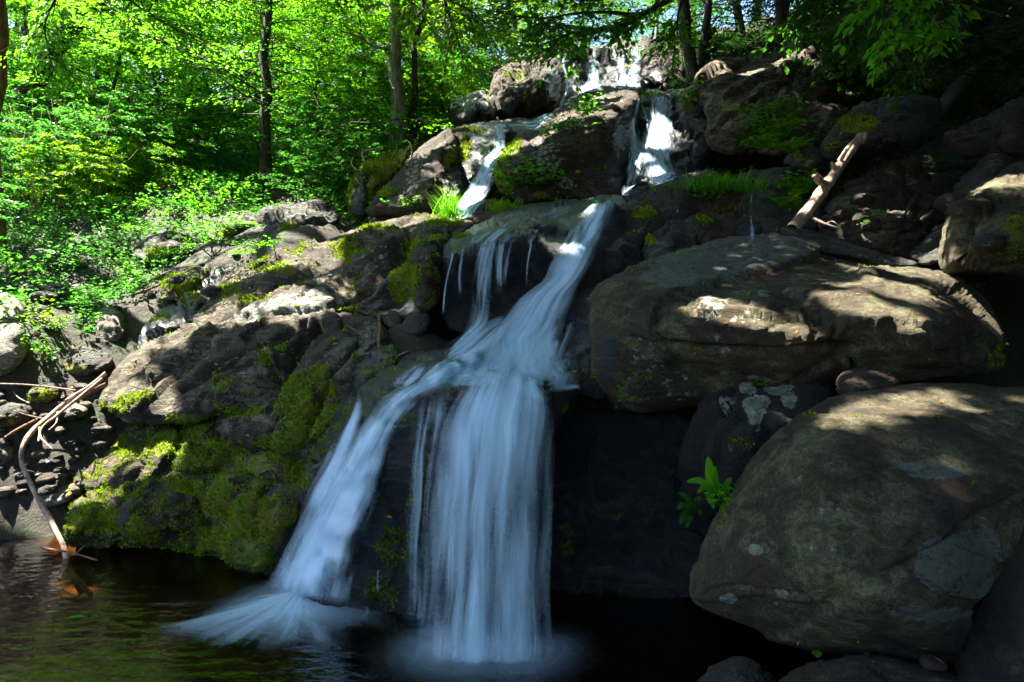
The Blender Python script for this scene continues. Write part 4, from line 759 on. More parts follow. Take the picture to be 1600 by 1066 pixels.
cascade('shelf_stream', 'thin greenish sheet of water gliding over the top of the shelf',
  [(800,326,10.6,925,316,10,.08),(770,342,9.8,905,336,9.4,.14),(735,358,9.2,890,356,9,.16),(712,374,8.5,880,374,8.4,.2),(700,390,7.9,872,384,8.0,.1)], 'veil', 1, seed=10, off=0.03, gap=0.015, top=0.3, end=0.1)
cascade('upper_left_waterfall', 'upper left waterfall dropping from a step then sliding left between mossy rocks',
  [(771,193,14.3,793,192,14.3,.5),(770,200,14.0,792,200,14,.75),(770,218,13.6,791,218,13.6,.62),(768,236,13.3,790,234,13.3,.6),(752,250,12.9,782,246,13,.9),(742,268,12.6,776,264,12.7,.95),(732,292,12.2,770,288,12.2,.95),(718,314,11.8,758,312,11.9,.95),(702,336,11.4,742,332,11.5,.85),(700,344,11.2,732,342,11.2,.6)], 'far_water', 3, step=2.5, seed=11, top=0.1, end=0.2)
cascade('step_stream', 'thin stream trickling over the step above the upper left waterfall',
  [(868,174,16.8,872,182,16.2,.2),(845,180,16.5,850,192,15.6,.5),(832,186,16,840,206,14.8,.35),(812,190,15.5,815,200,14.8,.2),(792,190,14.8,792,200,14.2,.3)], 'veil', 2, step=2.5, seed=12, top=0.2, end=0.1)
cascade('upper_right_waterfall', 'upper right waterfall, the widest of the high ones, sunlit at its foot',
  [(1020,150,15,1049,150,15,.6),(1017,162,14.6,1050,162,14.6,.75),(1014,185,14.2,1050,185,14.2,.75),(1006,204,13.8,1051,202,13.8,.85),(1000,226,13.4,1054,224,13.4,.95),(1006,250,13,1050,246,13,1.0),(1008,270,12.6,1056,264,12.6,1.0),(1012,294,12.1,1060,280,12.1,.95)], 'far_water', 3, step=2.5, seed=13, top=0.08, end=0.05)
cascade('forked_strand_waterfall', 'slender forked strand left of the upper right waterfall',
  [(997,152,15,1001,152,15,.55),(991,172,14.5,1000,172,14.4,.6),(985,196,14,997,196,14,.6),(981,220,13.4,1004,218,13.4,.75),(978,240,13,1010,238,13,.8),(976,262,12.6,1008,262,12.6,.5),(972,290,12.2,990,295,12.2,.4),(970,306,11.9,980,308,11.9,.3)], 'far_water', 2, step=2.5, seed=14, top=0.08, end=0.2)
cascade('second_fork_waterfall', 'short fine thread between the forked strand and the upper right waterfall',
  [(1001,160,14.6,1004,160,14.6,.4),(1006,180,14.2,1011,180,14.2,.4),(1008,200,13.8,1014,200,13.8,.4),(1004,222,13.3,1012,222,13.3,.4)], 'fine', 2, step=2, seed=15, top=0.08, end=0.2)
cascade('cone_waterfall', 'cone shaped topmost waterfall in the middle of the dark cliff',
  [(927,80,21.2,930,80,21.2,.6),(923,92,20.8,932,92,20.8,.75),(920,108,20.4,935,108,20.4,.8),(917,126,20,936,126,20,.9),(910,134,19.7,940,132,19.7,.9),(902,146,19.2,944,142,19.2,.8)], 'far_water', 2, step=2, seed=16, top=0.15, end=0.2)
cascade('twin_waterfall', 'left strand of the forked topmost waterfall against the pink rock',
  [(968,82,21.4,984,81,21.4,.5),(965,92,21,977,92,21,.7),(965,106,20.5,978,106,20.5,.75),(968,120,20,980,120,20,.75),(962,140,19.3,976,140,19.3,.8)], 'far_water', 2, step=2, seed=17, top=0.1, end=0.1, group='paired strands of the topmost waterfall')
cascade('twin_waterfall', 'right and wider strand of the forked topmost waterfall against the pink rock',
  [(984,81,21.3,996,82,21.2,.5),(990,92,20.8,1003,91,20.8,.7),(982,104,20.4,1001,104,20.4,.85),(979,120,20,1000,120,20,.8),(978,140,19.3,1002,140,19.3,.7)], 'far_water', 2, step=2, seed=18, top=0.1, end=0.1, group='paired strands of the topmost waterfall')
cascade('crooked_trickle', 'thin crooked trickle down the right side of the round top boulder',
  [(881,84,19.6,884,84,19.6,.5),(878,100,19,882,100,19,.6),(882,116,18.4,887,116,18.4,.6),(883,134,17.8,888,134,17.8,.65),(879,150,17.2,885,150,17.2,.6),(873,166,16.8,879,166,16.8,.5)], 'fine', 2, step=1.5, seed=19, top=0.1, end=0.1)
cascade('right_bank_trickle', 'little blue trickle above the back of the great flat boulder',
  [(1172,294,10,1176,294,10,.1),(1172,312,9.8,1176,312,9.8,.2),(1172,332,9.5,1175,332,9.5,.1),(1171,342,9.2,1176,342,9.2,.2),(1172,358,8.9,1179,358,8.9,.26),(1172,378,8.6,1180,378,8.6,.2)], 'fine', 2, step=1.5, seed=21, end=0.05)
cascade('left_bank_trickle', 'tiny trickle spilling between the egg shaped stone and the ledge',
  [(222,510,8.8,230,508,8.8,.06),(220,520,8.7,228,520,8.7,.12),(217,534,8.6,224,536,8.6,.06)], 'fine', 2, step=1.5, seed=22, end=0.05)
for k, (x, y0, y1, w) in enumerate([(574,942,992,7),(606,962,996,5),(616,958,998,5),(630,955,995,6),(590,880,930,5)]):
    cascade('drip_strand', 'short thread of water dripping off the foot of the cascade rock', [(x-w/2,y0,5.1,x+w/2,y0,5.1,.3),(x-w*.7,(y0+y1)/2,5.0,x+w*.7,(y0+y1)/2,5.0,.4),(x-w,y1,4.95,x+w,y1,4.95,.3)], 'fine', 1, step=1.5, seed=30+k, top=0.05, end=0.06, group='drips at the foot of the cascade rock')

# pool ------------------------------------------------------------------
t = NT('pool_water'); co = t.n('TexCoord').outputs['Object']
fr = t.n('Fresnel'); fr.inputs[0].default_value = 1.33
g = t.n('BsdfGlossy'); g.inputs['Roughness'].default_value = 0.06; g.inputs[0].default_value = (1, 1, 1, 1)
tr = t.n('BsdfTransparent'); tr.inputs[0].default_value = (0.62, 0.42, 0.22, 1)
b = t.n('Bump'); b.inputs['Distance'].default_value = 0.012
t.l(t.math('ADD', t.noise(t.mapping(co, scale=(1, 2.2, 1)), 5, 3, 0.5), t.math('MULTIPLY', t.noise(co, 1.2, 2), 2.0)), b.inputs['Height'])
t.l(b.outputs[0], g.inputs['Normal']); t.l(b.outputs[0], fr.inputs['Normal'])
m_ = t.n('MixShader'); t.l(fr.outputs[0], m_.inputs[0]); t.l(tr.outputs[0], m_.inputs[1]); t.l(g.outputs[0], m_.inputs[2]); t.l(m_.outputs[0], t.out.inputs[0]); M['pool'] = t.m
xs = np.linspace(-9, 3.2, 60); ys = np.linspace(-3, 8.2, 60); XX, YY = np.meshgrid(xs, ys, indexing='ij')
ii = np.arange(3600).reshape(60, 60); F0 = np.stack([ii[:-1, :-1], ii[1:, :-1], ii[1:, 1:], ii[:-1, 1:]], -1).reshape(-1, 4)
pool = mesh_np('pool_water', np.stack([XX.ravel(), YY.ravel(), np.zeros(3600)], -1), F0, M['pool'], True, loc=np.zeros(3)); tag(pool, 'clear brown pool water below the falls', kind='structure')

def fan(name, label, cx, cy, th0, th1, Rmax, dens0, seed, hump=0.10, r0=0.02, dens_fn=None, mat='foam', sc=1.0):
    nr, nt_ = 60, 90
    r = r0+(Rmax-r0)*np.linspace(0, 1, nr)**1.3; th = np.radians(np.linspace(th0, th1, nt_))
    Rr, Th = np.meshgrid(r, th, indexing='ij')
    Rv = Rr*(1+(0.05 if mat == 'mist' else 0.12)*fbm(np.stack([Th.ravel()*6, Th.ravel()*0, Th.ravel()*0+seed], -1), 2)).reshape(Rr.shape)
    x = cx+Rv*np.cos(Th); y = cy+Rv*np.sin(Th)
    z = 0.006+hump*np.exp(-(Rr/(0.22*Rmax))**1.2)+0.012*noise3(np.stack([Th.ravel()*9, Rr.ravel()*1.5, np.full(Rr.size, seed)], -1)).reshape(Rr.shape)*(Rr/Rmax)
    z = np.maximum(z, 0.006)
    e = np.minimum(1, np.minimum(Th-th[0], th[-1]-Th)*1.1)
    de = dens0*(0.75*np.exp(-(Rr/(0.26*Rmax))**1.5)+0.38*np.exp(-(Rr/(0.62*Rmax))**2))*(1-sstep(0.7, 1.0, Rr/Rmax))
    ii = np.arange(nr*nt_).reshape(nr, nt_); F0 = np.stack([ii[:-1, :-1], ii[1:, :-1], ii[1:, 1:], ii[:-1, 1:]], -1).reshape(-1, 4)
    o = mesh_np(name, np.stack([x.ravel(), y.ravel(), z.ravel()], -1), F0, M[mat], True, {'su': Th.ravel()*sc+seed, 'sv': Rr.ravel()*0.9, 'edge': e.ravel(), 'dens': de.ravel()})
    return tag(o, label, kind='stuff')
M['foam'] = water_material('splash_foam', contrast=1.1, fu=4.5, fv=0.9)
M['mist'] = water_material('churned_water', contrast=0.12, fu=1.5, fv=1.5)
fan('foam', 'white foam streaking across the pool from the foot of the left arm', -1.66, 5.35, 180, 338, 1.15, 1.9, 3, hump=0.05)
fan('foam', 'pale churned foam at the foot of the broad curtain', 0.0, 4.42, 60, 420, 0.75, 0.7, 5, hump=0.0, mat='mist')
fan('foam', 'pale churned foam spreading from the middle foot of the curtain', -0.38, 4.44, 60, 420, 0.75, 0.65, 8, hump=0.0, mat='mist')

fan('foam', 'soft white boil where the left arm of water strikes the pool', -1.60, 5.2, 60, 420, 0.85, 1.5, 11, hump=0.03, mat='mist')
# ------------------------------------------------------------------ leaves, wood
def leaf_material(name, base, base2, trans, tmix=0.45, rough=0.5, spec=0.16):
    t = NT(name); h = t.attr('hue')
    col = t.mix(h, (*base, 1), (*base2, 1)); tc = t.mix(h, (*[c*0.55 for c in trans], 1), (*trans, 1))
    pb = t.n('BsdfPrincipled'); t.l(col, pb.inputs['Base Color']); pb.inputs['Roughness'].default_value = rough; pb.inputs['Specular IOR Level'].default_value = spec
    tr = t.n('BsdfTranslucent'); t.l(tc, tr.inputs[0])
    m = t.n('MixShader'); m.inputs[0].default_value = tmix; t.l(pb.outputs[0], m.inputs[1]); t.l(tr.outputs[0], m.inputs[2]); t.l(m.outputs[0], t.out.inputs[0])
    return t.m
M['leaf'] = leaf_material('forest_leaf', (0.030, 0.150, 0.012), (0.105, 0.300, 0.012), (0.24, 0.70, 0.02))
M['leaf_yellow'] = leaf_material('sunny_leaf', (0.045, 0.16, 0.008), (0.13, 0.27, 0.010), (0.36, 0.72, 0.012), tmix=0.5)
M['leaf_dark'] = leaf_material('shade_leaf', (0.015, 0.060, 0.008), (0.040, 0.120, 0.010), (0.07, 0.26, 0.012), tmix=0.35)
M['leaf_blue'] = leaf_material('weed_leaf', (0.026, 0.120, 0.020), (0.085, 0.260, 0.025), (0.13, 0.50, 0.04), tmix=0.4)
M['moss'] = leaf_material('moss_fur', (0.060, 0.115, 0.004), (0.28, 0.40, 0.012), (0.28, 0.42, 0.01), tmix=0.3, rough=0.9, spec=0.1)
M['straw'] = leaf_material('dry_grass', (0.12, 0.10, 0.03), (0.30, 0.24, 0.09), (0.3, 0.25, 0.08), tmix=0.3, rough=0.8)
def bark_material(name, a, b_, sc=1.0, moss=0.0):
    t = NT(name); co = t.n('TexCoord').outputs['Object']
    n = t.noise(t.mapping(co, scale=(14, 14, 2.2)), sc, 6, 0.7); n2 = t.noise(co, 3, 4)
    col = t.mix(t.sm(t.math('ADD', t.math('MULTIPLY', n, .7), t.math('MULTIPLY', n2, .3)), 0.35, 0.62), (*a, 1), (*b_, 1))
    if moss: col = t.mix(t.math('MULTIPLY', t.sm(n2, 0.5, 0.6), moss), col, (0.05, 0.08, 0.01, 1))
    b = t.n('Bump'); b.inputs['Distance'].default_value = 0.05; t.l(n, b.inputs['Height'])
    pb = t.n('BsdfPrincipled'); t.l(col, pb.inputs['Base Color']); pb.inputs['Roughness'].default_value = 0.85; t.l(b.outputs[0], pb.inputs['Normal']); t.l(pb.outputs[0], t.out.inputs[0])
    return t.m
M['bark'] = bark_material('grey_bark', (0.07, 0.065, 0.05), (0.36, 0.34, 0.28), moss=0.3)
M['bark_dark'] = bark_material('dark_bark', (0.012, 0.010, 0.008), (0.06, 0.048, 0.036), moss=0.4)
M['deadwood'] = bark_material('bleached_wood', (0.20, 0.12, 0.08), (0.58, 0.43, 0.32), sc=1.6)
M['redwood'] = bark_material('reddish_dead_bark', (0.10, 0.045, 0.022), (0.34, 0.18, 0.09), sc=1.6)

def nrm(a): return a/np.maximum(np.linalg.norm(a, axis=-1, keepdims=True), 1e-9)
class Leaves:
    def __init__(s): s.P = []; s.D = []; s.N = []; s.S = []; s.H = []
    def add(s, P, D, N, S, H):
        s.P.append(P); s.D.append(nrm(D)); s.N.append(nrm(N)); s.S.append(np.broadcast_to(S, len(P)).copy()); s.H.append(H)
    def arrays(s): return tuple(np.concatenate(x) for x in (s.P, s.D, s.N, s.S, s.H))
    def build(s, name, mat, parent=None, loc=None, width=0.30, keep=None):
        P, D, N, S, H = s.arrays()
        if keep is not None: P, D, N, S, H = P[keep], D[keep], N[keep], S[keep], H[keep]
        Sd = nrm(np.cross(D, N)); N2 = np.cross(Sd, D); S = S[:, None]
        a = P; b = P+D*S*0.45+Sd*S*width+N2*S*0.06; c = P+D*S-N2*S*0.10; d = P+D*S*0.45-Sd*S*width+N2*S*0.06
        V = np.stack([a, b, c, d], 1).reshape(-1, 3); F = np.arange(len(V)).reshape(-1, 4)
        return mesh_np(name, V, F, mat, False, {'hue': np.repeat(np.clip(H, 0, 1), 4)}, parent=parent, loc=loc)
def tubes(lines, n=6):
    """lines: list of (points (k,3), radii (k,)) -> V, F"""
    Vs, Fs, o = [], [], 0
    for P, R in lines:
        P = np.asarray(P, float); k = len(P); T = nrm(np.gradient(P, axis=0))
        up = np.array([0, 0, 1.]) if abs(T[0, 2]) < 0.9 else np.array([1., 0, 0])
        A = nrm(np.cross(T, up)); B = np.cross(T, A)
        th = np.arange(n)/n*2*np.pi
        ring = P[:, None]+(A[:, None]*np.cos(th)[None, :, None]+B[:, None]*np.sin(th)[None, :, None])*np.asarray(R)[:, None, None]
        Vs.append(ring.reshape(-1, 3))
        i = np.arange(k*n).reshape(k, n)+o; j = np.roll(i, -1, 1)
        Fs.append(np.stack([i[:-1], j[:-1], j[1:], i[1:]], -1).reshape(-1, 4))
        Fs.append(i[-1][None, :4] if n == 4 else np.stack([i[-1][[0]*1], i[-1][[1]], i[-1][[n//2]], i[-1][[n-1]]], -1)); o += k*n
    return np.vstack(Vs), np.vstack(Fs)
def wobble_line(a, b, k, amp, rg, sag=0.0):
    t = np.linspace(0, 1, k)[:, None]; P = a*(1-t)+b*t
    o = np.cumsum(rg.normal(0, 1, (k, 3)), 0)*amp/np.sqrt(k); o -= o[:1]+(o[-1:]-o[:1])*t
    P = P+o; P[:, 2] -= sag*(t[:, 0]**2)
    return P
def fan_leaves(L, base, d, length, n, size, rg, spread=0.5, flat=0.35, sag=0.15, hue=0.5, hv=0.3):
    """a flat spray of leaves along twigs leaving a limb"""
    d = d/np.linalg.norm(d); side = np.cross(d, [0, 0, 1.]); side /= max(np.linalg.norm(side), 1e-6)
    t = rg.random(n)**0.8; s = rg.uniform(-1, 1, n); w = spread*length*(1-0.75*t)*np.sqrt(np.sin(np.pi*np.clip(t*0.9+0.1, 0, 1))+0.1)
    P = base+d*(t*length)[:, None]+side*(s*w)[:, None]+d*(np.abs(s)*w*0.5)[:, None]
    P[:, 2] += rg.normal(0, 0.035*length, n)-sag*length*(t**2+0.4*s**2)
    D = d+side*(np.sign(s)*0.8+rg.normal(0, 0.4, n))[:, None]+rg.normal(0, 0.25, (n, 3)); D[:, 2] -= 0.25
    N = np.array([0, 0, 1.])+rg.normal(0, flat, (n, 3))
    L.add(P, D, N, size*rg.uniform(0.7, 1.25, n), np.clip(hue+rg.normal(0, hv, n), 0, 1))

def understory(H, R, nl, size, per, seed, trunk_r=0.06, clear=0.12, lean=0.0, sub=6, up=0.25, spread=0.5):
    rg = np.random.default_rng(seed); L = Leaves(); lines = []
    top = np.array([lean*H, 0.1*H*rg.normal(), H]); tr = wobble_line(np.zeros(3), top, 12, 0.06*H, rg)
    tr[0, 2] -= 0.5
    lines.append((tr, trunk_r*(1-0.85*np.linspace(0, 1, 12))))
    for i in range(nl):
        f = clear+(1-clear)*(i+rg.random())/nl
        p = tr[0]*0; k = f*11; k0 = int(k); p = tr[min(k0, 11)]*(1-(k-k0))+tr[min(k0+1, 11)]*(k-k0)
        az = i*2.4+rg.normal(0, 0.4); ln = R*(1.05-0.75*f**1.5)*rg.uniform(0.65, 1.15)
        d = np.array([math.cos(az), math.sin(az), up+0.3*f*rg.random()])
        e = p+d*ln; lb = wobble_line(p, e, 6, 0.08*ln, rg, sag=0.12*ln)
        lines.append((lb, min(trunk_r*0.32, 0.022)*(1-0.85*np.linspace(0, 1, 6))*(1.1-0.5*f)))
        hue = rg.uniform(0.2, 0.8)
        for j in range(sub):
            g = 0.25+0.75*(j+rg.random())/sub; q = lb[0]*0; k = g*5; k0 = min(int(k), 4); q = lb[k0]*(1-(k-k0))+lb[k0+1]*(k-k0)
            a2 = az+(-1)**j*rg.uniform(0.3, 1.1)*(1.0 if j < sub-1 else 0.2)
            d2 = np.array([math.cos(a2), math.sin(a2), rg.uniform(-0.15, 0.25)])
            l2 = ln*rg.uniform(0.28, 0.5)
            lines.append((np.stack([q, q+d2*l2*0.5, q+d2*l2-np.array([0, 0, 0.1*l2])]), np.array([0.008, 0.005, 0.002])*(0.6+H/8)))
            fan_leaves(L, q, d2, l2, per, size, rg, spread=spread, hue=hue)
    return lines, L

def put_tree(name, label, cat, proto, xyz, rz, s, group):
    """copy of a built tree with its trunk and crown"""
    r = proto.copy(); COL.objects.link(r); r.location = xyz; r.rotation_euler = (0, 0, rz); r.scale = (s, s, s)
    r['label'] = label; r['category'] = cat
    if group: r['group'] = group
    elif 'group' in r: del r['group']
    for ch in PROTO_CH[proto.name]:
        c = ch.copy(); COL.objects.link(c); c.parent = r
    r.name = name
    return r
PROTO_CH = {}
def make_tree(name, label, cat, lines, L, leafmat, barkmat, xyz=(0, 0, 0), group=None, width=0.30, keep=None):
    e = bpy.data.objects.new(name, None); COL.objects.link(e); e.empty_display_size = 0.2
    tag(e, label, cat, group, 'thing')
    V, F = tubes(lines, 6)
    a = mesh_np('trunk', V, F, M[barkmat], True, parent=e, loc=np.zeros(3))
    b = L.build('crown', M[leafmat], parent=e, loc=np.zeros(3), width=width, keep=keep)
    e.location = tuple(xyz); PROTO_CH[e.name] = [a, b]
    return e
def gz(x, y): return float(ground_z(np.array([float(x)]), np.array([float(y)]))[0])
def at_px(px, Y): return (px-800)/FPX*Y, Y

# ---- forest behind the falls: understory trees, nearest first -----------------
protoA = make_tree('understory_tree', 'dark stemmed forest tree with flat layered sprays of leaves behind the left ledge', 'tree', *understory(8.5, 3.6, 44, 0.085, 70, 3, trunk_r=0.15, clear=0.10), 'leaf', 'bark_dark')
x, y = at_px(417, 15.6); protoA.location = (x, y, gz(x, y)-0.1)
protoB = make_tree('understory_tree', 'young bright green tree with drooping leaf layers at the far left edge of the woods', 'tree', *understory(6.5, 2.6, 34, 0.085, 70, 5, trunk_r=0.06, clear=0.08), 'leaf', 'bark_dark')
x, y = at_px(40, 17.5); protoB.location = (x, y, gz(x, y)-0.1)
protoC = make_tree('understory_tree', 'yellow green sunlit tree directly behind the pale trunk', 'tree', *understory(8.0, 3.0, 40, 0.10, 60, 8, trunk_r=0.07, clear=0.06), 'leaf_yellow', 'bark')
x, y = at_px(680, 24); protoC.location = (x, y, gz(x, y)-0.1)
protoD = make_tree('forest_shrub', 'leafy shrub at the forest edge above the weedy slope', 'shrub', *understory(1.9, 1.3, 22, 0.075, 45, 11, trunk_r=0.02, clear=0.05, sub=4, up=0.5), 'leaf_blue', 'bark_dark')
x, y = at_px(150, 13.8); protoD.location = (x, y, gz(x, y)-0.05)
rg = np.random.default_rng(21)
ORD = 'first second third fourth fifth sixth seventh eighth ninth tenth eleventh twelfth'.split()
def ordinals(objs):
    by = {}
    for o, px in objs: by.setdefault(o['label'], []).append((px, o))
    for lab, v in by.items():
        if len(v) > 1:
            for k, (_, o) in enumerate(sorted(v, key=lambda a: a[0])):
                if k < 12: o['label'] = lab+', '+ORD[k]+' from left'
spots = []
for px, Y, k, s in [(250,17.5,'B',.9),(140,19,'A',.8),(330,19.5,'B',1.0),(500,17.5,'B',.85),(560,19,'B',.9),(60,23,'A',.9),(220,24,'A',.9),(380,25,'C',1),(480,24,'C',.9),(590,26,'C',1.1),(740,26,'C',.9),
                    (-60,18,'B',1),(-120,23,'A',1),(300,30,'C',1.3),(150,31,'C',1.4),(10,30,'A',1.3),(450,32,'C',1.3),(540,33,'C',1.4),(640,34,'C',1.4),(720,33,'C',1.3),(790,36,'C',1.2),(840,33,'C',1.0),(880,38,'C',1.2),(920,34,'C',1.0),(960,36,'C',1.1),(1020,34,'B',1.0),(1080,30,'A',1.0),
                    (-160,32,'A',1.5),(200,38,'C',1.8),(60,40,'C',1.8),(360,40,'C',1.8),(500,42,'C',1.9),(620,44,'C',2.0)]:
    spots.append((px, Y, k, s))
for px, Y, k, s in [(180,16.5,'B',1),(20,20.5,'A',.9),(300,22,'B',1.2),(440,21,'B',1.1),(540,22,'C',.9),(90,27,'C',1.2),(260,27,'A',1.1),(400,29,'C',1.2),(560,29,'C',1.2),(670,29,'C',1.1),(-80,27,'A',1.3)]: spots.append((px, Y, k, s))
_ol = []
for i, (px, Y, k, s) in enumerate(spots):
    x, y = at_px(px, Y); pr = {'A': protoA, 'B': protoB, 'C': protoC}[k]
    if Y < 27:
        place = 'near the left edge' if px < 100 else ('in the middle of the left woods' if px < 420 else ('close to the pale trunk' if px < 700 else 'behind the round top boulder'))
        lab = {'A': 'broad dark stemmed tree ', 'B': 'slender drooping young tree ', 'C': 'sunlit yellow green tree '}[k]+place; g = 'nearer trees of the left woods'
    elif px > 760: lab = 'bright thin tree against the sky beyond the topmost falls'; g = 'trees on the skyline'
    else: lab = 'far tree filling the back of the sunlit left woods'; g = 'far trees of the left woods'
    o_ = put_tree('understory_tree', lab, 'tree', pr, (x, y, gz(x, y)-0.15), rg.uniform(0, 6.28), s*rg.uniform(0.9, 1.1), g)
    if Y < 27: _ol.append((o_, px))
ordinals(_ol); _ol = []
for i, (px, Y, s) in enumerate([(30,13.2,1.1),(95,14.5,1),(210,14.8,1),(270,16,1),(10,15.5,1.3),(340,16,.9),(450,16.2,1.0),(510,15.4,.9),(545,16,1.0),(600,17.5,.9),(650,18.5,1.1),(690,20,1.0),(720,21.5,.9),(170,16.5,1.2),(60,17,1.3),(380,17.5,1.1),(740,23.5,.9),(-40,14,1.2),
                               (480,14.4,.6),(560,14.6,.7),(610,15,.7),(-30,11,.8)]):
    x, y = at_px(px, Y)
    lab = 'leafy shrub '+('at the far left edge of the slope' if px < 60 else 'on the bright weedy slope of the left bank' if px < 300 else 'by the foot of the dark stemmed tree' if px < 520 else 'between the pale trunk and the upper falls')
    o_ = put_tree('forest_shrub', lab, 'shrub', protoD, (x, y, gz(x, y)-0.05), rg.uniform(0, 6.28), s*rg.uniform(0.9, 1.15), 'shrubs of the left woods'); _ol.append((o_, px))
ordinals(_ol); _ol = []
protoG = make_tree('sunny_shrub', 'bright yellow green shrub on the sunlit slope, beside the reddish trunk', 'shrub', *understory(1.7, 1.3, 22, 0.08, 45, 19, trunk_r=0.018, clear=0.05, sub=4, up=0.5), 'leaf_yellow', 'bark_dark')
x, y = at_px(85, 13.0); protoG.scale = (.8, .8, .8); protoG.location = (x, y, gz(x, y)-0.05)
for px, Y, s in [(150,13.3,.7),(20,14.6,.8),(225,14.0,.7),(665,19.5,1.0),(705,20.5,.9),(590,18.5,.9),(640,21,1.2)]:
    x, y = at_px(px, Y); _ol.append((put_tree('sunny_shrub', 'yellow green sunlit shrub '+('on the left slope' if px < 400 else 'behind the pale trunk'), 'shrub', protoG, (x, y, gz(x, y)-0.05), rg.uniform(0, 6.28), s, 'sunlit shrubs'), px))
ordinals(_ol); _ol = []
# right bank shrubs and trees in shade
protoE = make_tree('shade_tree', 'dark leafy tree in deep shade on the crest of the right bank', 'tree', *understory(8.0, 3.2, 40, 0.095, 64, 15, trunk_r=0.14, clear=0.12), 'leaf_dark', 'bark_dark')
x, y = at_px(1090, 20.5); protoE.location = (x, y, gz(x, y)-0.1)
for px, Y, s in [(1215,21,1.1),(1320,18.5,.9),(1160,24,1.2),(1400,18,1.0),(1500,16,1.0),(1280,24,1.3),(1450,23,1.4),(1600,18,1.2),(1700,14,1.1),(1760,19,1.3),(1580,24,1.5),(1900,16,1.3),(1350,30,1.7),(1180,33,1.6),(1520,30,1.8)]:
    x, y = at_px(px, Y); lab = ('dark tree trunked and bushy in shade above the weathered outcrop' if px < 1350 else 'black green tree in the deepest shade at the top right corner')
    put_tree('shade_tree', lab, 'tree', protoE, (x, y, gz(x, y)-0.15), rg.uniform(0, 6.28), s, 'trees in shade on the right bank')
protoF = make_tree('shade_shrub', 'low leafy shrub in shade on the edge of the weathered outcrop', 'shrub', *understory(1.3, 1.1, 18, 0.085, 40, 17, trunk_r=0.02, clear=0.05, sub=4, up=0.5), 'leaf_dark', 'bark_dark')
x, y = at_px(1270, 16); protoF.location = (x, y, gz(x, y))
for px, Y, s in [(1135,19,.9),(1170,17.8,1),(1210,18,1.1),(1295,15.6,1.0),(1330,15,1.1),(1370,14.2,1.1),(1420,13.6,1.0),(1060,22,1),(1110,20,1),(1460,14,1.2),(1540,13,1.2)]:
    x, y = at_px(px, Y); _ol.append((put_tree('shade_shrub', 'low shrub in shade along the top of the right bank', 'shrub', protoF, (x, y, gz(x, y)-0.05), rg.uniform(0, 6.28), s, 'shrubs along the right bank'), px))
ordinals(_ol)

# ---- big trunks ------------------------------------------------------------------
def trunk_tree(name, label, px, Y, r, H, bark, seed, leafy=0, limbs=6, lean=(0, 0), leafmat='leaf', lo=0.25, leafsize=0.1):
    rg = np.random.default_rng(seed); x, y = at_px(px, Y); b = np.array([x, y, gz(x, y)-0.3])
    tr = wobble_line(b, b+np.array([lean[0], lean[1], H]), 24, 0.25, rg); rr = r*(1-0.45*np.linspace(0, 1, 24)); rr[0] *= 1.5; rr[1] *= 1.15
    lines = [(tr-b, rr)]; L = Leaves()
    for i in range(limbs):
        f = lo+(1-lo)*(i+rg.random()*0.8)/limbs; p = tr[int(f*23)]-b; az = rg.uniform(0, 6.28); ln = rg.uniform(1.2, 3.0)
        d = np.array([math.cos(az), math.sin(az)*0.7, rg.uniform(0.25, 0.9)])
        lb = wobble_line(p, p+d*ln, 7, 0.18*ln, rg); lines.append((lb, r*0.30*(1-0.8*np.linspace(0, 1, 7))))
        for j in range(4):
            q = lb[2+j]; d2 = d+rg.normal(0, 0.6, 3); l2 = ln*0.4; tw = wobble_line(q, q+d2*l2, 4, 0.1*l2, rg); lines.append((tw, np.array([.012, .009, .006, .003])))
            if leafy: fan_leaves(L, q, d2, l2*1.3, leafy, leafsize, rg, hue=0.5)
    if not leafy: fan_leaves(L, tr[-1]-b, np.array([1, 0, .3]), 2.5, 200, leafsize, rg)
    return make_tree(name, label, 'tree', lines, L, leafmat, bark, xyz=b)
trunk_tree('tall_tree', 'tall pale grey trunk with bare forking limbs left of the upper falls', 622, 16.8, 0.19, 9, 'bark', 31, leafy=14, limbs=8, lean=(0.1, 0))
trunk_tree('tall_tree', 'thinner grey stem leaning against the tall pale trunk', 634, 17.1, 0.09, 8, 'bark_dark', 32, leafy=20, limbs=8, lean=(0.5, 0.3))
trunk_tree('tall_tree', 'thick reddish brown trunk sunlit at the left edge', 2, 11.8, 0.13, 8, 'redwood', 33, leafy=10, limbs=4, lean=(-0.15, 0), lo=0.6)
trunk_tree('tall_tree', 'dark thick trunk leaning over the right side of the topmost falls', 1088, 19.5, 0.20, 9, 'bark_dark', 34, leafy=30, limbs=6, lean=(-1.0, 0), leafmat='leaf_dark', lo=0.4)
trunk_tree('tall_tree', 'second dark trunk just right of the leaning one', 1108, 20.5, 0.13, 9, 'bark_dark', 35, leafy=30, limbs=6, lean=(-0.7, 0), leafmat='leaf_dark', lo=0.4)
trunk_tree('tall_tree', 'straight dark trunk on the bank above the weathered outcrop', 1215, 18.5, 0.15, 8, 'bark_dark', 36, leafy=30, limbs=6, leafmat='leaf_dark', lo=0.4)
trunk_tree('tall_tree', 'faint grey trunk against the sky behind the round top boulder', 800, 30, 0.25, 10, 'bark', 37, leafy=30, limbs=6, leafmat='leaf_yellow', lo=0.3)
trunk_tree('tall_tree', 'slim stem rising behind the dark low rock', 689, 19, 0.045, 5, 'bark_dark', 38, leafy=30, limbs=7, leafmat='leaf', lo=0.3)
trunk_tree('tall_tree', 'slim pole like stem behind the peaked rock', 1026, 27, 0.07, 9, 'bark', 39, leafy=20, limbs=5, leafmat='leaf', lo=0.5)
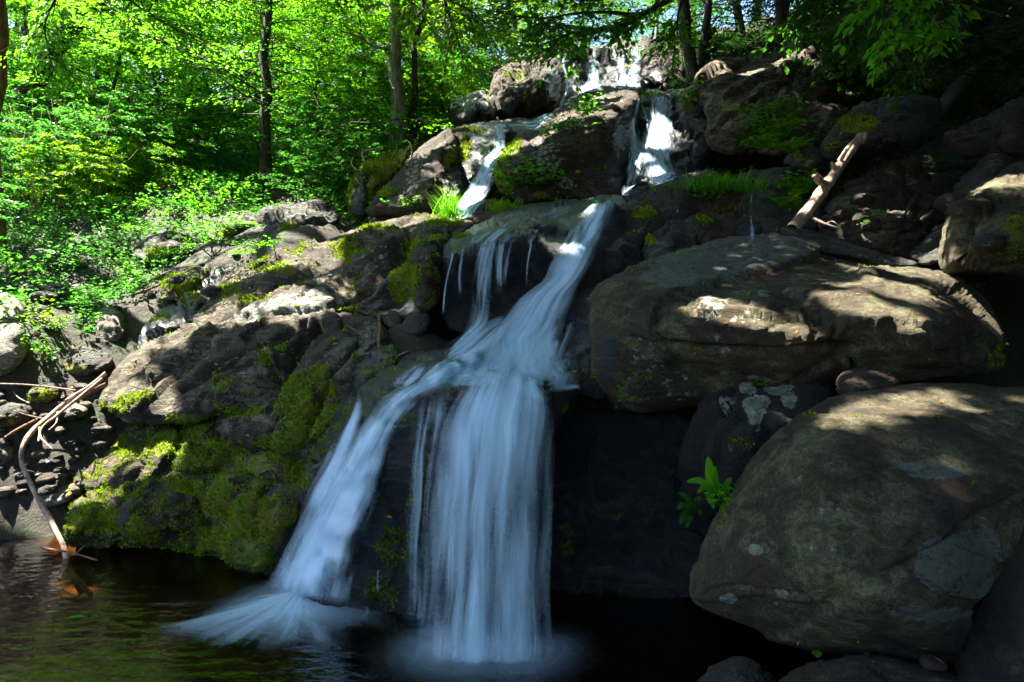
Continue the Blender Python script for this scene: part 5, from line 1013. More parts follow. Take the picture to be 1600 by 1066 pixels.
# ------------------------------------------------------------------ unseen trees added to shade the stream, gaps cut for sun flecks
LIGHT = [  # sun fleck targets, the added crowns get leaf gaps cut towards them: (px, py, Y, radius)
 (15,485,8.5,.5),(10,550,8.0,.5),(10,705,7.3,.4),(-40,600,7.9,.4),(165,505,9.3,.45),(130,555,8.5,.35),(60,460,9.4,.4),
 (560,385,11,.5),(480,400,10.3,.5),(420,430,10,.4),(350,455,9.7,.3),(300,540,8.4,.25),(200,640,7.7,.2),(270,690,7.4,.25),(150,735,7.4,.2),(620,345,11,.5),(440,478,8.7,.5),(410,484,8.7,.4),(470,474,8.7,.4),(380,490,8.8,.30),(500,460,8.8,.42),(330,505,8.9,.22),(260,515,9.0,.2),(230,580,8.4,.15),
 (80,660,7.6,.6),(100,760,7.4,.35),(150,600,8.3,.25),(105,860,6.4,.09),(180,700,7.8,.2),(160,790,6.9,.15),(250,745,7.1,.15),
 (1450,452,6.4,.34),(1400,440,6.8,.2),(1470,420,7,.22),(1400,470,5.6,.18),(1360,490,5.2,.12),(1190,512,5.0,.14),(1110,495,5.2,.12),(1435,550,4.95,.16),(1400,565,5,.10),(1500,440,7,.15),
 (1370,625,4.1,.13),(1330,650,3.9,.09),(1440,606,4.25,.09),(1560,262,7.0,.2),
 (1012,262,12.6,.22),(985,285,12,.15),(960,150,15,.4),(890,190,14,.4),(845,215,13,.35),(930,190,13.2,.3),
 (1050,95,20.5,.5),(830,100,18.2,.8),(790,115,17.8,.8),(730,150,16.8,.6),(690,215,13.1,.35),(660,230,13,.3),
 (470,330,11.6,.5),(370,345,12,.4),(250,380,11.3,.5),(300,440,10,.3),(340,430,10.2,.3),(590,360,11,.4),(690,345,10.7,.4),(540,370,11.2,.4),(610,440,8.6,.2),
 (1325,225,9.0,.22),(1290,290,8.6,.16),(1265,325,8.3,.1),(745,215,14,.3),(790,240,12.9,.3),(1035,200,13.9,.3),(1030,240,13.3,.3),(925,120,20.3,.4),(975,118,20.5,.4),(725,320,11.8,.25),(760,250,13,.2),(925,340,9.1,.14),(885,410,7.8,.10),
 (1260,110,15,.4),(1170,120,15,.3),(1110,110,15.8,.3),(1250,60,17,.4),
]
LP = np.array([PX(a, b, c) for a, b, c, r in LIGHT]); LR = np.array([r for *_, r in LIGHT])
def shade_keep(P):
    """leaves high above that leave the gaps open; also keeps the crowns out of the left woods' sun"""
    keep = np.ones(len(P), bool)
    for c, r in zip(LP, LR):
        d = P-c; t = d@SUN; w = d-t[:, None]*SUN; dist = np.linalg.norm(w, axis=1)
        keep &= ~((t > 1.0) & (dist < r+0.13))
    # sun lands where? march down to about the ground
    Q = P.copy()
    for _ in range(6):
        z = _tev(Q[:, :2]/10); s = (Q[:, 2]-z)/SUN[2]; Q = Q-SUN*s[:, None]
    n = 2.0*fbm(Q*np.array([.35, .35, 0]), 3, 77)
    open_ = (Q[:, 0]+n < -0.26*Q[:, 1]+0.2) & (Q[:, 1] > 11.5)
    open_ |= (Q[:, 0]+0.5*n < -4.1) & (Q[:, 1] > 6.6)
    open_ |= (Q[:, 1]+n > 24)
    return keep & ~open_
def gap_free(P):
    return all(not (((P-c)@SUN > 1.0) & (np.linalg.norm((P-c)-((P-c)@SUN)[:, None]*SUN, axis=1) < r+0.05)).any() for c, r in zip(LP, LR))
def tall_shade_tree(label, bx, by, crown, R, seed, n=15000, size=0.19):
    rg = np.random.default_rng(seed); b = np.array([bx, by, gz(bx, by)-0.3]); c = np.array(crown, float)
    tr = wobble_line(b, c, 16, 0.5, rg); rr = 0.28*(1-0.7*np.linspace(0, 1, 16)); lines = [(tr-b, rr)]; L = Leaves()
    for i in range(14):
        d = rg.normal(0, 1, 3); d[2] = abs(d[2])*0.4-0.1; d /= np.linalg.norm(d); p = tr[10+i % 6]; e = c+d*np.array([R, R, R*0.5])*0.9
        lb = wobble_line(p, e, 6, 0.3, rg)
        if gap_free(wobble_line(p, e, 30, 0, rg)): lines.append((lb-b, 0.07*(1-0.85*np.linspace(0, 1, 6))))
        for j in range(8):
            q = lb[1+j % 5]+rg.normal(0, 0.25*R, 3)*np.array([1, 1, 0.35]); d2 = rg.normal(0, 1, 3); d2[2] *= 0.2
            fan_leaves(L, q-b, d2, R*0.55, n//112, size, rg, spread=0.7, flat=0.5)
    P = np.concatenate(L.P)+b
    # stay above the frame
    up_ok = (P[:, 1] < 0.5) | (P[:, 2] > CAMZ+0.54*P[:, 1]+0.2)
    return make_tree('added_shade_tree', label, 'tree', lines, L, 'leaf_dark', 'bark_dark', xyz=b, group='unseen trees added for shade', keep=shade_keep(P) & up_ok, width=0.36)
for k, (bx, by, c, R) in enumerate([(-8.5,5.5,(-7,6,12),4.2),(9,5,(3.2,6,11.5),4.2),(-12.5,11,(-4.5,10,14),4.2),(12,9,(0.2,7.5,13),4.2),(-10,2,(-3,3,12),4.0),(11,12,(2,11.5,15),4.2),(12,8,(6.5,9,13.5),4.2),
                                    (17,16,(5,16,18),4.5),(14,12,(8.5,13,17),4.5),(8,1,(3,2,12),4.0),(16,18.8,(0.5,17,19.5),4.2),(14,4,(8,4,12),4.2),(20,20,(6,21,22),5),(-10.5,8,(-8.5,8.5,14),3.6),(17,10,(11,10,15),4.5),(-14,13,(-7,12.5,17),3.6),(-15,17,(-1.5,15,19),3.8),(7,-3,(3,-3,11),4.2),(-8,-3,(-4,-2,11),4.2),(9,-3,(9,-2,6),4.2),(-13.5,4,(-11,6,13),4.0),(12,2,(12,3,8),4.0),(0,-14,(2,-14,6),5),(10,-10,(9,-9,6),5)]):  # low crowns behind the camera are added to dim the foreground
    tall_shade_tree('unseen tree added out of view to shade the stream', bx, by, c, R, 200+k, n=24000)
# ------------------------------------------------------------------ weeds, ferns, grass
def rosettes(L, C, Nn, rg, size, h, n=12, hue=0.5):
    """small leafy clumps standing at points C on surfaces with normals Nn"""
    m = len(C)
    for k in range(n):
        az = rg.uniform(0, 6.28, m); el = rg.uniform(0.1, 0.9, m); hh = h*rg.uniform(0.15, 1.0, m)[:, None]
        d = np.stack([np.cos(az), np.sin(az), el*0.5], -1)
        up = nrm(Nn*0.4+np.array([0, 0, 1.]))
        P = C+up*hh+d*hh*0.6
        L.add(P, d+rg.normal(0, .2, (m, 3)), up+rg.normal(0, 0.45, (m, 3)), size*rg.uniform(0.6, 1.3, m), np.clip(hue+rg.normal(0, 0.3, m), 0, 1))
rg = np.random.default_rng(55)
L = Leaves(); L2 = Leaves()
n = 22000
Y = rg.uniform(7.2, 27, n)**1.0; px = rg.uniform(-120, 760, n); x = (px-800)/FPX*Y
pn = fbm(np.stack([x*0.9, Y*0.9, x*0], -1), 3, 9)
lim_px = np.interp(Y, [7.2, 9, 10, 11.5, 13, 16, 20, 27], [60, 140, 215, 300, 560, 640, 740, 800])
ok = (px < lim_px+40*rg.normal(0, .3, n)) & (pn > -0.10) & (x*0+Y > 8.2)
x, Y = x[ok], Y[ok]
C = np.stack([x, Y, ground_z(x, Y)], -1)
e = 0.05; gxn = (ground_z(x+e, Y)-ground_z(x-e, Y))/(2*e); gyn = (ground_z(x, Y+e)-ground_z(x, Y-e))/(2*e)
Nn = nrm(np.stack([-gxn, -gyn, np.ones_like(gxn)], -1))
far = Y > 14
rosettes(L, C[~far], Nn[~far], rg, 0.050, 0.16, n=9)
rosettes(L, C[~far][::7], Nn[~far][::7], rg, 0.10, 0.28, n=9, hue=.8)
rosettes(L, C[far], Nn[far], rg, 0.10, 0.35, n=8)
tag(L.build('undergrowth', M['leaf_blue'], loc=np.zeros(3)), 'low green weeds covering the slope of the left bank between the stones', kind='stuff')
# right bank ground cover, sparse
L = Leaves(); n = 9000
Y = rg.uniform(9, 26, n); px = rg.uniform(1040, 1900, n); x = (px-800)/FPX*Y
pn = fbm(np.stack([x*0.9, Y*0.9, x*0+4], -1), 3, 9); dens = np.interp(Y, [9, 12, 15, 26], [0.1, 0.35, 0.9, 1.0])
ok = (rg.random(n) < dens) & (pn > -0.1)
x, Y = x[ok], Y[ok]; C = np.stack([x, Y, ground_z(x, Y)], -1)
rosettes(L, C, np.tile([0, 0, 1.], (len(C), 1)), rg, 0.08, 0.3, n=9)
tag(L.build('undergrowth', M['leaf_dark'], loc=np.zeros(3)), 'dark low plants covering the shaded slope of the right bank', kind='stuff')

def frond(L, lines, base, az, ln, rg, size, rise=0.8, n=13, hue=0.5):
    t = np.linspace(0, 1, n); h = ln*(rise*t-0.75*rise*t**2.2); r = ln*0.85*t
    P = base+np.stack([np.cos(az)*r, np.sin(az)*r, h], -1)
    lines.append((P, 0.004*(1-0.8*t)))
    T = nrm(np.gradient(P, axis=0)); S = nrm(np.cross(T, [0, 0, 1.])); N = np.cross(S, T)
    w = size*np.sin(np.pi*np.clip(t*0.85+0.15, 0, 1))**0.8
    for sgn in (-1, 1):
        L.add(P[1:], (S*sgn+T*0.35)[1:]+rg.normal(0, .06, (n-1, 3)), N[1:]+rg.normal(0, .15, (n-1, 3)), (w*1.0)[1:], np.clip(hue+rg.normal(0, .2, n-1), 0, 1))
def fern(name, label, px, py, ln, nf, seed, mat='leaf', cat='fern', size=None, group=None, rise=0.9, spread=6.28, az0=0.0, out=0.0):
    rg = np.random.default_rng(seed); L = Leaves(); lines = []
    p, nn = hit(px, py); p = p+nn*out
    for k in range(nf): frond(L, lines, np.zeros(3), az0+spread*(k+rg.random()*.7)/nf, ln*rg.uniform(0.6, 1.1), rg, size or ln*0.22, rise=rise*rg.uniform(.7, 1.3))
    e = bpy.data.objects.new(name, None); COL.objects.link(e); tag(e, label, cat, group, 'thing')
    V, F = tubes(lines, 4); mesh_np('stem', V, F, M['leaf_dark'], True, parent=e, loc=np.zeros(3)); L.build('foliage', M[mat], parent=e, loc=np.zeros(3), width=0.17); e.location = tuple(p)
    return e
def bushy(name, label, px, py, w, h, n, size, seed, mat='leaf', cat='plant', group=None, width=0.32):
    """leafy plant of thin stems carrying leaves; w, h in metres"""
    rg = np.random.default_rng(seed); L = Leaves(); lines = []; p, nn = hit(px, py)
    for k in range(max(4, n//9)):
        a = np.array([rg.normal(0, .12)*w, rg.normal(0, .1)*w, 0]); b = np.array([rg.normal(0, .42)*w, rg.normal(0, .3)*w-0.1*w, h*rg.uniform(.35, 1.05)])
        s = wobble_line(a, b, 6, .06*h, rg); lines.append((s, .004*(1-.7*np.linspace(0, 1, 6))))
        m = 9; t = rg.uniform(.25, 1, m)*5; k0 = np.minimum(t.astype(int), 4); P = s[k0]*(1-(t-k0))[:, None]+s[k0+1]*(t-k0)[:, None]
        az = rg.uniform(0, 6.28, m); d = np.stack([np.cos(az), np.sin(az), rg.uniform(-.3, .4, m)], -1)
        L.add(P+d*size*.3, d, np.array([0, -.3, 1.])+rg.normal(0, .4, (m, 3)), size*rg.uniform(.6, 1.3, m), np.clip(.5+rg.normal(0, .3, m), 0, 1))
    e = bpy.data.objects.new(name, None); COL.objects.link(e); tag(e, label, cat, group, 'thing')
    V, F = tubes(lines, 4); mesh_np('stem', V, F, M['leaf_dark'], True, parent=e, loc=np.zeros(3)); L.build('foliage', M[mat], parent=e, loc=np.zeros(3), width=width); e.location = tuple(p)
    return e
def grass(name, label, px, py, w, ln, n, seed, mat='leaf', hang=0.5, cat='grass tuft'):
    rg = np.random.default_rng(seed); p, nn = hit(px, py)
    b = np.stack([rg.normal(0, .35, n)*w, rg.normal(0, .2, n)*w, rg.normal(0, .02, n)], -1); az = rg.uniform(0, 6.28, n); l = ln*rg.uniform(.5, 1.2, n)
    dxy = np.stack([np.cos(az), np.sin(az)*.6-.4], -1); Vs = []
    for t in (0, .35, .7, 1.0):
        q = b.copy(); q[:, :2] += dxy*(l*.55*t**1.2)[:, None]; q[:, 2] += l*(t*.9-hang*1.3*t**2.4)
        sd = np.stack([-dxy[:, 1], dxy[:, 0]], -1)*0.006*(1.15-t)
        A = q.copy(); A[:, :2] += sd; B = q.copy(); B[:, :2] -= sd; Vs += [A, B]
    V = np.stack(Vs, 1).reshape(-1, 3); o = np.arange(n)[:, None]*8
    F = np.vstack([o+np.array([[k, k+1, k+3, k+2]]) for k in (0, 2, 4)])
    ob = mesh_np(name, V, F, M[mat], False, {'hue': np.repeat(rg.random(n), 8)}, loc=np.zeros(3)); ob.location = tuple(p)
    return tag(ob, label, cat, None, 'thing')

fern('fern', 'fern clump at the foot of the weathered outcrop, leftmost of that thicket', 1140, 262, 0.55, 12, 1, mat='leaf')
for k, (px, py, s, m) in enumerate([(1165,250,.6,'leaf'),(1190,235,.65,'leaf'),(1215,215,.6,'leaf'),(1205,258,.6,'leaf'),(1235,240,.55,'leaf'),(1178,262,.5,'leaf'),(1225,200,.5,'leaf'),(1165,225,.5,'leaf_dark')]):
    fern('fern', 'fern growing in the thicket under the weathered outcrop', px, py, s, 12, 10+k, mat=m, group='ferns under the weathered outcrop')
for k, (px, py) in enumerate([(1180,215),(1205,185),(1240,222)]): bushy('leafy_plant', 'leafy weed among the ferns under the weathered outcrop', px, py, .8, .55, 160, .10, 30+k, 'leaf', group='weeds among the ferns')
fern('fern', 'fern drooping beside the right bank trickle, upper one', 1250, 300, .5, 12, 41); fern('fern', 'fern hanging down the rock right of the trickle, lower one', 1225, 325, .45, 12, 42); 
bushy('leafy_plant', 'dense green plant on the rock just left of the fallen log', 1245, 308, .7, .4, 200, .09, 43)
grass('grass_tuft', 'shaggy tuft of green grass and weeds on the purplish ledge', 1125, 300, .9, .42, 520, 44, 'leaf', .35)
grass('dry_grass_tuft', 'dead straw hanging below the green grass tuft', 1140, 330, .5, .38, 260, 45, 'straw', .95)
bushy('leafy_plant', 'round weed with small leaves growing out of the left side of the grass tuft', 1105, 318, .6, .4, 170, .07, 46, 'leaf')
bushy('leafy_plant', 'bright broad leaved plant on the mossy foot of the central boulder', 822, 300, .95, .65, 260, .13, 47, 'leaf')
bushy('leafy_plant', 'smaller bright plant low on the mossy foot of the central boulder', 800, 312, .6, .35, 120, .10, 48, 'leaf_blue')
bushy('leafy_plant', 'bright bush on the sloping pale top of the central boulder, upper one', 912, 186, .55, .5, 160, .10, 49, 'leaf')
bushy('leafy_plant', 'low bright plant on the sloping pale top of the central boulder, lower one', 874, 208, .9, .3, 160, .09, 50, 'leaf')
bushy('leafy_plant', 'small plant in a crack on the brown face of the central boulder', 851, 226, .3, .5, 60, .08, 51, 'leaf')
grass('grass_tuft', 'yellow green tuft of grass on the small rock splitting the stream', 790, 328, .35, .3, 160, 52, 'leaf_yellow', .4)
grass('grass_tuft', 'upright bright grass blades beside the foot of the upper left waterfall', 702, 340, .3, .5, 160, 53, 'leaf', .15)
bushy('leafy_plant', 'bluish green plant at the foot of the upright grey slab', 565, 342, .6, .45, 140, .10, 54, 'leaf_blue')
bushy('leafy_plant', 'green plant under the lichen slab', 640, 326, .6, .25, 90, .07, 55, 'leaf')
bushy('leafy_plant', 'plant clinging beside the upper right waterfall', 1072, 165, .7, .7, 160, .11, 56, 'leaf')
bushy('leafy_plant', 'small plant at the lip left of the upper right waterfall', 1012, 158, .4, .3, 70, .09, 57, 'leaf')
bushy('leafy_plant', 'sprawling low plant between log and rubble', 1372, 360, .7, .25, 120, .07, 58, 'leaf')
bushy('leafy_plant', 'small sprig on the rock front under the small dark tufts', 935, 322, .2, .15, 24, .06, 59, 'leaf_blue')
for k, (px, py, w, h, nn_, sz, m, lab) in enumerate([(585,225,1.3,.5,260,.09,'leaf','plants spilling over the mossy bank edge, right behind the exposed roots'),(640,215,1.2,.6,260,.09,'leaf','green plants on the crest left of the lichen slab'),(680,205,.8,.5,180,.08,'leaf_yellow','bright plants on top of the lichen slab'),(545,250,1.0,.5,200,.09,'leaf','plants at the left end of the mossy bank'),
      (430,385,.5,.2,50,.05,'leaf','sprig in the gap below the blocky lichen boulder'),(395,383,.6,.25,70,.05,'leaf_blue','sprig in the gap beside the flat boulder'),
      (200,420,.7,.35,170,.06,'leaf_blue','weed clump left of the little trickle, upper one'),(222,455,.5,.4,150,.055,'leaf','weed clump bending over the little trickle'),(205,440,.5,.5,120,.06,'leaf','weed standing beside the egg shaped stone'),
      (90,520,.7,.3,170,.055,'leaf_yellow','sunlit weeds above the oval stone'),(60,500,.5,.35,120,.055,'leaf_yellow','sunlit weeds right of the bleached boulders'),(120,470,.6,.3,160,.055,'leaf','weeds above the egg shaped stone'),(60,560,.3,.25,60,.05,'leaf_yellow','sprig with red stems by the lower bleached boulder'),
      (125,420,.8,.3,200,.055,'leaf_blue','weed patch in the middle of the left slope'),(20,430,.8,.3,160,.055,'leaf_yellow','bright weeds at the left edge above the bleached boulders'),(170,400,.8,.3,200,.055,'leaf_blue','weed patch below the spotted boulder'),
      (1135,790,.28,.16,40,.05,'leaf','small weed beside the long leaved plant')]):
    bushy('leafy_plant', lab, px, py, w, h, nn_, sz, 70+k, m)
# sapling with feathery sprays leaning over the spotted boulder
rg = np.random.default_rng(61); L = Leaves(); lines = []
root, _ = hit(335, 412)
for (x0, y0), (x1, y1) in [((335,405),(240,300)),((335,400),(300,290)),((330,395),(365,300)),((320,380),(215,345)),((335,400),(380,335)),((320,390),(270,385)),((330,400),(390,375)),((300,350),(200,310)),((330,395),(330,325))]:
    Yb = root[1]-0.2; a = PX(x0, y0, Yb)-root; b = PX(x1, y1, Yb+rg.uniform(-.7, .1))-root; ln = wobble_line(a, b, 8, .08, rg, sag=.05); lines.append((ln, .010*(1-.8*np.linspace(0, 1, 8))))
    for j in range(9):
        q = ln[min(7, 2+j*6//9)]; d = (b-a)/np.linalg.norm(b-a)+rg.normal(0, .7, 3)*np.array([1, 1, .35]); fan_leaves(L, q, d, .38, 34, .05, rg, spread=.35, hue=.6)
make_tree('sapling', 'leaning sapling with feathery light green leaves over the spotted boulder', 'sapling', lines, L, 'leaf', 'bark_dark', xyz=root, width=.25)
# dry stalks in the bright weeds
rg = np.random.default_rng(62); 
for k, (px, py, s) in enumerate([(60,215,1.0),(135,225,.9)]):
    x_, y_ = at_px(px, 13.3); b = np.array([x_, y_, gz(x_, y_)]); s *= 1.5; lines = []
    for j in range(16):
        a = np.array([rg.normal(0, .25), rg.normal(0, .2), -.1]); e_ = a+np.array([rg.normal(0, .3), rg.normal(0, .2), rg.uniform(.8, 1.7)])*s; lines.append((wobble_line(a, e_, 6, .1, rg), .010*(1-.7*np.linspace(0, 1, 6))))
    V, F = tubes(lines, 4); o = mesh_np('dry_stalk_clump', V, F, M['deadwood'], True, loc=np.zeros(3)); o.location = tuple(b); tag(o, ['pale dead stalks sticking up beside the reddish left edge trunk', 'second clump of pale dead stalks, further from the left edge trunk'][k], 'dead stalks', None, 'thing')

# long leaved plant by the foreground boulder
def strap_plant(name, label, root, leaves, mat):
    V, F, H = [], [], []; o = 0
    for (pts, w, tw) in leaves:
        c = catmull(np.array(pts, float), 5, closed=False); k = len(c); T = nrm(np.gradient(c, axis=0)); S = nrm(np.cross(T, np.array([0.15, -1, 0.5]))); N = np.cross(S, T)
        t = np.linspace(0, 1, k); ww = w*np.sin(np.pi*np.clip(t**1.3*0.92+0.08, 0, 1))**.8
        for j, s in enumerate((-1, -.5, 0, .5, 1)):
            V.append(c+S*(ww*s)[:, None]+N*(ww*abs(s)*.35)[:, None]); 
        i = np.arange(5*k).reshape(5, k)+o
        F.append(np.stack([i[:-1, :-1], i[1:, :-1], i[1:, 1:], i[:-1, 1:]], -1).reshape(-1, 4)); o += 5*k; H += [tw]*(5*k)
    ob = mesh_np(name, np.vstack(V), np.vstack(F), M[mat], True, {'hue': np.array(H)}, loc=root); return tag(ob, label, 'plant', None, 'thing')
Yp = 4.25
def LV(pts, w, h): return ([PX(a, b, Yp+dy) for a, b, dy in pts], w*Yp/FPX, h)
strap_plant('long_leaved_plant', 'plant with long green spoon shaped leaves in the dark gap by the foreground boulder', PX(1122, 785, Yp),
  [LV([(1122,785,.05),(1112,765,0),(1108,738,-.03),(1106,713,-.03)],9,.95),LV([(1122,785,.05),(1120,765,0),(1116,745,-.05),(1117,728,-.1)],6,.7),LV([(1121,782,.05),(1108,764,0),(1092,752,-.06),(1072,753,-.1)],6,.8),
   LV([(1121,784,.05),(1112,768,-.04),(1100,762,-.1),(1089,772,-.14)],5.5,.6),LV([(1120,786,.05),(1112,772,-.05),(1108,776,-.1),(1108,788,-.12)],6.5,.9),LV([(1122,786,.05),(1130,765,0),(1138,752,-.03),(1144,746,-.03)],4.5,.35),
   LV([(1122,786,.05),(1132,772,-.02),(1140,764,-.05),(1146,768,-.08)],4,.3),LV([(1120,786,.05),(1116,778,-.05),(1113,784,-.08),(1115,796,-.1)],4.5,.5)], 'leaf')
strap_plant('long_leaved_plant', 'smaller plant of the same long leaves hanging lower in the dark gap', PX(1080, 790, Yp),
  [LV([(1082,800,.05),(1078,788,0),(1070,776,-.03),(1060,770,-.03)],5,.2),LV([(1082,800,.05),(1086,788,0),(1090,780,-.03),(1096,776,-.03)],4.5,.3),LV([(1082,800,.05),(1074,792,0),(1064,790,-.04),(1058,796,-.05)],5,.4),
   LV([(1082,800,.05),(1074,800,0),(1066,808,-.04),(1062,820,-.05)],5,.2),LV([(1082,800,.05),(1078,806,-.02),(1074,816,-.04),(1072,826,-.05)],4.5,.3),LV([(1082,800,.05),(1088,798,0),(1092,800,-.03),(1094,806,-.04)],4,.25)], 'leaf_dark')
# ------------------------------------------------------------------ dead wood
def wood(name, label, paths, mat, cat, n=9, stub=None, knots=0.1):
    """paths: list of ([(px,py,Y)...], r0, r1)"""
    lines = []
    for j, (pts, r0, r1) in enumerate(paths):
        c = catmull(np.array([PX(*q) for q in pts]), 6, closed=False); k = len(c); t = np.linspace(0, 1, k)
        rr = (r0*(1-t)+r1*t)*(1+knots*noise3(np.stack([t*9, t*0+j, t*0], -1))*2); lines.append((c, rr))
    V, F = tubes(lines, n); nn = noise3(V*22, 3)*0.12*np.repeat(np.concatenate([r for _, r in lines]), n)
    V = V+nrm(V-np.repeat(np.vstack([c for c, _ in lines]), n, 0))*nn[:, None]
    o = mesh_np(name, V, F, M[mat], True); return tag(o, label, cat, None, 'thing')
lg = wood('fallen_log', 'bleached fallen log with broken stubs leaning down the right bank', [([(1345,214,9.4),(1325,240,9.2),(1302,275,8.9),(1284,300,8.7),(1262,330,8.4),(1236,360,8.0)], .066, .074), ([(1292,288,8.8),(1282,284,8.55),(1274,274,8.45)], .05, .04), ([(1304,262,8.9),(1300,254,8.8)], .03, .02), ([(1314,250,9.0),(1322,236,8.85),(1330,226,8.9)], .03, .018), ([(1346,222,9.4),(1352,214,9.35),(1350,208,9.4)], .05, .03)], 'deadwood', 'log', n=14)
wood('twig', 'pale forked twig lying beside the lower end of the fallen log', [([(1272,342,8.2),(1290,350,8.1),(1312,357,8.0)], .018, .010), ([(1290,350,8.1),(1300,346,8.1),(1308,350,8.0)], .010, .005)], 'deadwood', 'twig')
wood('driftwood_branch', 'long pale dead branch forking from the gravel down into the pool', [
  ([(166,583,8.0),(140,604,7.9),(112,622,7.8),(80,648,7.6),(52,672,7.3),(36,696,7.1),(34,722,7.0),(46,752,6.85),(62,784,6.7),(80,815,6.55),(94,842,6.4),(100,856,6.35),(106,882,6.25),(118,902,6.1),(142,930,5.75)], .026, .022),
  ([(160,592,7.9),(120,624,7.7),(88,650,7.5),(66,668,7.35),(60,690,7.2)], .018, .010), ([(62,668,7.35),(64,684,7.2),(80,700,7.1),(84,705,7.1)], .012, .005), ([(0,600,7.6),(50,602,7.7),(118,610,7.8)], .010, .008), ([(70,655,7.5),(40,648,7.5),(18,640,7.5)], .008, .004), ([(90,640,7.7),(88,660,7.4),(76,672,7.2)], .010, .004), ([(46,630,7.6),(30,622,7.7),(20,612,7.8)], .008, .003)], 'deadwood', 'branch', n=10)
wood('driftwood_stick', 'reddish rotten stick lying under the fork of the pale branch', [([(166,600,8.0),(140,614,7.9),(122,624,7.8)], .022, .016), ([(58,656,7.6),(30,670,7.4),(8,684,7.3)], .020, .014)], 'redwood', 'branch')
wood('driftwood_stick', 'thin stick lying on the water beside the pool end of the pale branch', [([(64,856,6.4),(90,860,6.3),(120,866,6.2),(152,876,6.1)], .009, .007), ([(118,866,6.2),(126,858,6.15),(133,852,6.15)], .006, .004)], 'redwood', 'stick')
wood('broken_branch', 'dark knobbly broken branch standing at the side of the apron', [([(592,492,7.5),(594,515,7.35),(592,535,7.25),(598,556,7.15),(608,574,7.0)], .018, .024), ([(545,510,7.6),(566,524,7.4),(584,542,7.3),(600,566,7.1)], .006, .014), ([(606,572,7.0),(616,562,7.0),(626,554,7.0),(640,548,7.0)], .014, .008)], 'redwood', 'branch', knots=.3)
wood('bank_stick', 'thin brown stick lying above the little trickle', [([(205,462,9.9),(222,456,10),(242,448,10.1),(260,442,10.2)], .018, .012)], 'redwood', 'stick')
wood('exposed_root', 'pale curled root hanging from the mossy bank, right one', [([(640,222,12.6),(644,234,12.4),(643,245,12.3)], .02, .012), ([(641,228,12.5),(634,238,12.4),(630,252,12.2)], .016, .008)], 'deadwood', 'root')
wood('exposed_root', 'pale curled root hanging from the mossy bank, left one', [([(592,232,12.9),(572,236,12.8),(566,242,12.7),(570,252,12.6)], .022, .012), ([(552,246,13),(549,256,12.8),(558,266,12.6)], .014, .008)], 'deadwood', 'root')
wood('bank_stick', 'thin dark stick propped by the second top trickle, beside the pink rock', [([(1052,103,19),(1042,120,18.6),(1030,140,18.2)], .03, .02)], 'bark_dark', 'stick')
wood('bank_stick', 'broken stick lying by the crest of the weathered outcrop', [([(1084,134,14.6),(1072,140,14.7),(1062,144,14.8)], .025, .02)], 'deadwood', 'stick')
# ------------------------------------------------------------------ boughs hanging into the view
def bough(name, label, limbs, mat, size, seed, per=26, sub=.45, nsp=7, hue=.5, bark='bark_dark', width=.32, spread=.5):
    rg = np.random.default_rng(seed); L = Leaves(); lines = []
    o = PX(*limbs[0][0][0])
    for pts, r0, r1 in limbs:
        c = catmull(np.array([PX(*q) for q in pts]), 5, closed=False)-o; k = len(c); t = np.linspace(0, 1, k); lines.append((c, r0*(1-t)+r1*t))
        for j in range(int(nsp*k/6)):
            i0 = rg.integers(k//5, k); T = c[min(i0+1, k-1)]-c[max(i0-1, 0)]; T /= np.linalg.norm(T)
            d = T*.7+rg.normal(0, .7, 3)*np.array([1, .7, .5]); l = sub*rg.uniform(.6, 1.3); q = c[i0]
            lines.append((np.stack([q, q+d*l*.5, q+d*l+np.array([0, 0, -.06*l])]), np.array([.008, .005, .002])))
            fan_leaves(L, q, d, l, per, size, rg, spread=spread, hue=hue, sag=.3)
    e = bpy.data.objects.new(name, None); COL.objects.link(e); tag(e, label, 'bough', None, 'thing')
    V, F = tubes(lines, 6); mesh_np('limb', V, F, M[bark], True, parent=e, loc=np.zeros(3)); L.build('foliage', M[mat], parent=e, loc=np.zeros(3), width=width); e.location = tuple(o); return e
bough('leafy_bough', 'dark leafy bough reaching left across the sky above the topmost falls', [
  ([(1130,-60,12.5),(1060,-10,12.4),(1010,20,12.3),(960,42,12.2),(920,52,12.1),(880,60,12.1),(840,72,12)], .07, .015),
  ([(1000,24,12.3),(960,20,12.1),(910,20,12),(850,28,11.9),(800,26,11.9)], .035, .008), ([(940,46,12.1),(905,55,12),(885,62,11.9),(870,70,11.8)], .02, .006), ([(920,50,12.1),(890,40,12.2),(850,48,12.2),(815,60,12.2)], .02, .005),
  ([(1060,-10,12.4),(1000,-10,12.2),(920,0,12),(860,-5,12),(800,5,12)], .04, .008), ([(1030,0,12.3),(1010,20,12.1),(990,35,12),(960,45,12)], .025, .006), ([(1070,-10,12.3),(1060,20,12.1),(1058,40,12),(1050,55,12)], .03, .006)], 'leaf', .10, 71, per=22, sub=.5, nsp=7, hue=.35)
bough('leafy_bough', 'near bough of big pointed yellow green leaves hanging in at the top right', [
  ([(1500,-120,5.2),(1470,-60,5.1),(1440,-10,5),(1415,25,5),(1392,52,5)], .02, .006), ([(1470,-60,5.1),(1430,-40,5),(1390,-10,5),(1368,18,5)], .012, .004), ([(1455,-30,5.1),(1470,0,5),(1462,30,5),(1450,48,5)], .010, .003), ([(1430,-40,5),(1400,-40,4.9),(1370,-20,4.9),(1352,10,4.9)], .01, .003)], 'leaf', .085, 72, per=12, sub=.22, nsp=5, hue=.8, width=.26, spread=.7)
